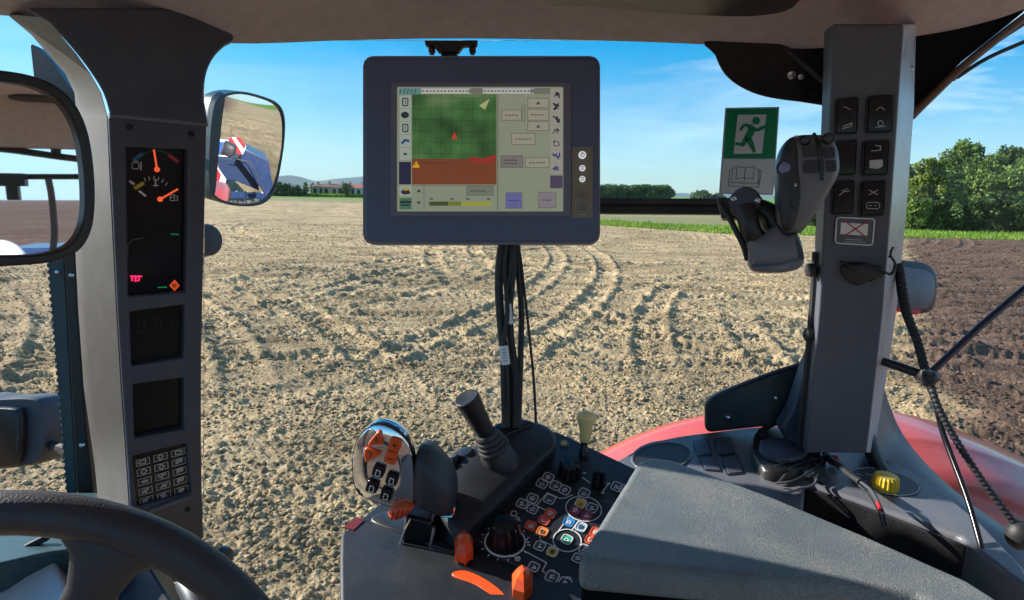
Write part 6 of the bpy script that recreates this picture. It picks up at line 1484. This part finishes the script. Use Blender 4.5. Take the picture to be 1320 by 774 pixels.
g = G(); g.tube([P(1138, 466, .90), P(1165, 475, .88), P(1198, 487, .86)], .0062, 10); g.build('stay_rod', 'black', root, sharp=60)
g = G(); g.tube([P(1192, 488, .86), P(1260, 424, .88), P(1330, 364, .90)], .0048, 10, 0); g.build('diagonal_rod', mat('satin dark rod', (.045, .04, .06), .18, metal=.4), root, sharp=60)
g = G(); g.ball(P(1196, 486, .855), .0125, 16, (1.1, 1, .8)); g.build('knot', 'black', root, sharp=60)
g = G(); g.tube([P(1190, 478, .848), P(1204, 490, .846), P(1194, 496, .848), P(1188, 486, .848), P(1190, 478, .848)], .0032, 8); g.build('tie_band', 'rubber', root, sharp=60)
g = G(); g.ball(P(1314, 690, .82), .016, 16, (1, 1, 1.2)); g.build('end_plug', 'rubber', root, sharp=60)
root = thing('antenna_cord', P(1280, 70, 1.0), 'pair of thin black cords slanting down from the upper right corner', 'cord')
g = G(); g.tube([P(1228, 102, 1.0), P(1262, 68, 1.0), (P(1340, 16, 1.0))], .0050, 9); g.build('thick_cord', 'rubber', root, sharp=60)
g = G(); g.tube([P(1234, 100, 1.0), P(1275, 74, 1.0), (P(1340, 46, 1.0))], .0032, 9); g.build('thin_cord', 'rubber', root, sharp=60)
# ================================================================== LIGHT, SKY, AIR, CAMERA
SAZ, SEL = R(SUN_AZ), R(SUN_EL)       # azimuth measured from -X (left) towards +Y (ahead)
S = V((-math.cos(SAZ) * math.cos(SEL), math.sin(SAZ) * math.cos(SEL), math.sin(SEL)))
sd = bpy.data.lights.new('sun', 'SUN'); sd.energy = 5.0; sd.angle = R(.53); sd.color = (1.0, .955, .88)
so = bpy.data.objects.new('sun', sd); COL.objects.link(so); so.rotation_euler = S.to_track_quat('Z', 'Y').to_euler(); so.location = EYE + S * 60
w = bpy.data.worlds.new('World'); scene.world = w; w.use_nodes = True; nt = w.node_tree; L = nt.links.new
bg = nt.nodes['Background']; bg.inputs['Strength'].default_value = SKY_STR
sk = nt.nodes.new('ShaderNodeTexSky'); sk.sky_type = 'NISHITA'; sk.sun_disc = False
sk.sun_elevation = SEL; sk.sun_rotation = math.atan2(S.x, S.y); sk.altitude = 300; sk.air_density = 1.0; sk.dust_density = .3; sk.ozone_density = 3.0
tc = nt.nodes.new('ShaderNodeTexCoord'); mp = nt.nodes.new('ShaderNodeMapping'); mp.inputs['Scale'].default_value = (1.2, 1.2, 7.0); mp.inputs['Rotation'].default_value = (.10, -.14, 0)
L(tc.outputs['Generated'], mp.inputs['Vector'])
n = nt.nodes.new('ShaderNodeTexNoise'); n.inputs['Scale'].default_value = 2.2; n.inputs['Detail'].default_value = 8; n.inputs['Roughness'].default_value = .58; n.inputs['Distortion'].default_value = .4
L(mp.outputs[0], n.inputs['Vector'])
rp = nt.nodes.new('ShaderNodeMapRange'); rp.inputs['From Min'].default_value = .46; rp.inputs['From Max'].default_value = .70; rp.inputs['To Max'].default_value = .85; L(n.outputs['Fac'], rp.inputs['Value'])
sep = nt.nodes.new('ShaderNodeSeparateXYZ'); L(tc.outputs['Generated'], sep.inputs[0])
xr = nt.nodes.new('ShaderNodeMapRange'); xr.inputs['From Min'].default_value = .10; xr.inputs['From Max'].default_value = .62; xr.inputs['To Min'].default_value = .08; xr.inputs['To Max'].default_value = 1.0; L(sep.outputs['X'], xr.inputs['Value'])
mu = nt.nodes.new('ShaderNodeMath'); mu.operation = 'MULTIPLY'; L(rp.outputs['Result'], mu.inputs[0]); L(xr.outputs['Result'], mu.inputs[1])
hs = nt.nodes.new('ShaderNodeHueSaturation'); hs.inputs['Saturation'].default_value = SKY_SAT; L(sk.outputs[0], hs.inputs['Color'])
mx = nt.nodes.new('ShaderNodeMix'); mx.data_type = 'RGBA'; L(mu.outputs[0], mx.inputs['Factor']); L(hs.outputs[0], mx.inputs['A']); mx.inputs['B'].default_value = (9.2, 9.8, 10.4, 1)
k_ = SKY_STR * 2 ** EXPO; CAP = (1.15 / k_, 2.2 / k_, 3.2 / k_)
a1 = nt.nodes.new('ShaderNodeVectorMath'); a1.operation = 'ADD'; L(mx.outputs['Result'], a1.inputs[0]); a1.inputs[1].default_value = CAP
a2 = nt.nodes.new('ShaderNodeVectorMath'); a2.operation = 'MULTIPLY'; L(mx.outputs['Result'], a2.inputs[0]); a2.inputs[1].default_value = CAP
a3 = nt.nodes.new('ShaderNodeVectorMath'); a3.operation = 'DIVIDE'; L(a2.outputs[0], a3.inputs[0]); L(a1.outputs[0], a3.inputs[1])
L(a3.outputs[0], bg.inputs['Color'])

if HAZE:
    g = G(); g.box((0, 5000, 160), (9000, 0, 0), (0, 9200, 0), (0, 0, 170))
    hz = g.build('haze', [], kind='stuff', label='thin blue summer haze over the far fields and hills', cat='haze', loc=(0, 5000, -10))
    m = bpy.data.materials.new('haze air'); m.use_nodes = True; nt = m.node_tree; nt.nodes.remove(nt.nodes['Principled BSDF'])
    pv = nt.nodes.new('ShaderNodeVolumePrincipled'); pv.inputs['Color'].default_value = (.62, .80, 1, 1); pv.inputs['Density'].default_value = HAZE
    nt.links.new(pv.outputs[0], nt.nodes['Material Output'].inputs['Volume']); hz.data.materials.append(m)

cd = bpy.data.cameras.new('camera'); cd.sensor_fit = 'HORIZONTAL'; cd.sensor_width = 36; cd.lens = 36 * F / 1320; cd.clip_start = .02; cd.clip_end = 40000
co = bpy.data.objects.new('camera', cd); COL.objects.link(co)
mw = Matrix((( _r.x, _u.x, -_f.x, EYE.x), (_r.y, _u.y, -_f.y, EYE.y), (_r.z, _u.z, -_f.z, EYE.z), (0, 0, 0, 1)))
co.matrix_world = mw; scene.camera = co
scene.view_settings.view_transform = 'Standard'; scene.view_settings.look = 'None'; scene.view_settings.exposure = EXPO; scene.view_settings.gamma = 1
scene.cycles.max_bounces = 8; scene.cycles.transparent_max_bounces = 16; scene.cycles.volume_bounces = 0
scene.cycles.use_denoising = True; scene.cycles.caustics_reflective = False; scene.cycles.caustics_refractive = False
scene.cycles.sample_clamp_indirect = 6
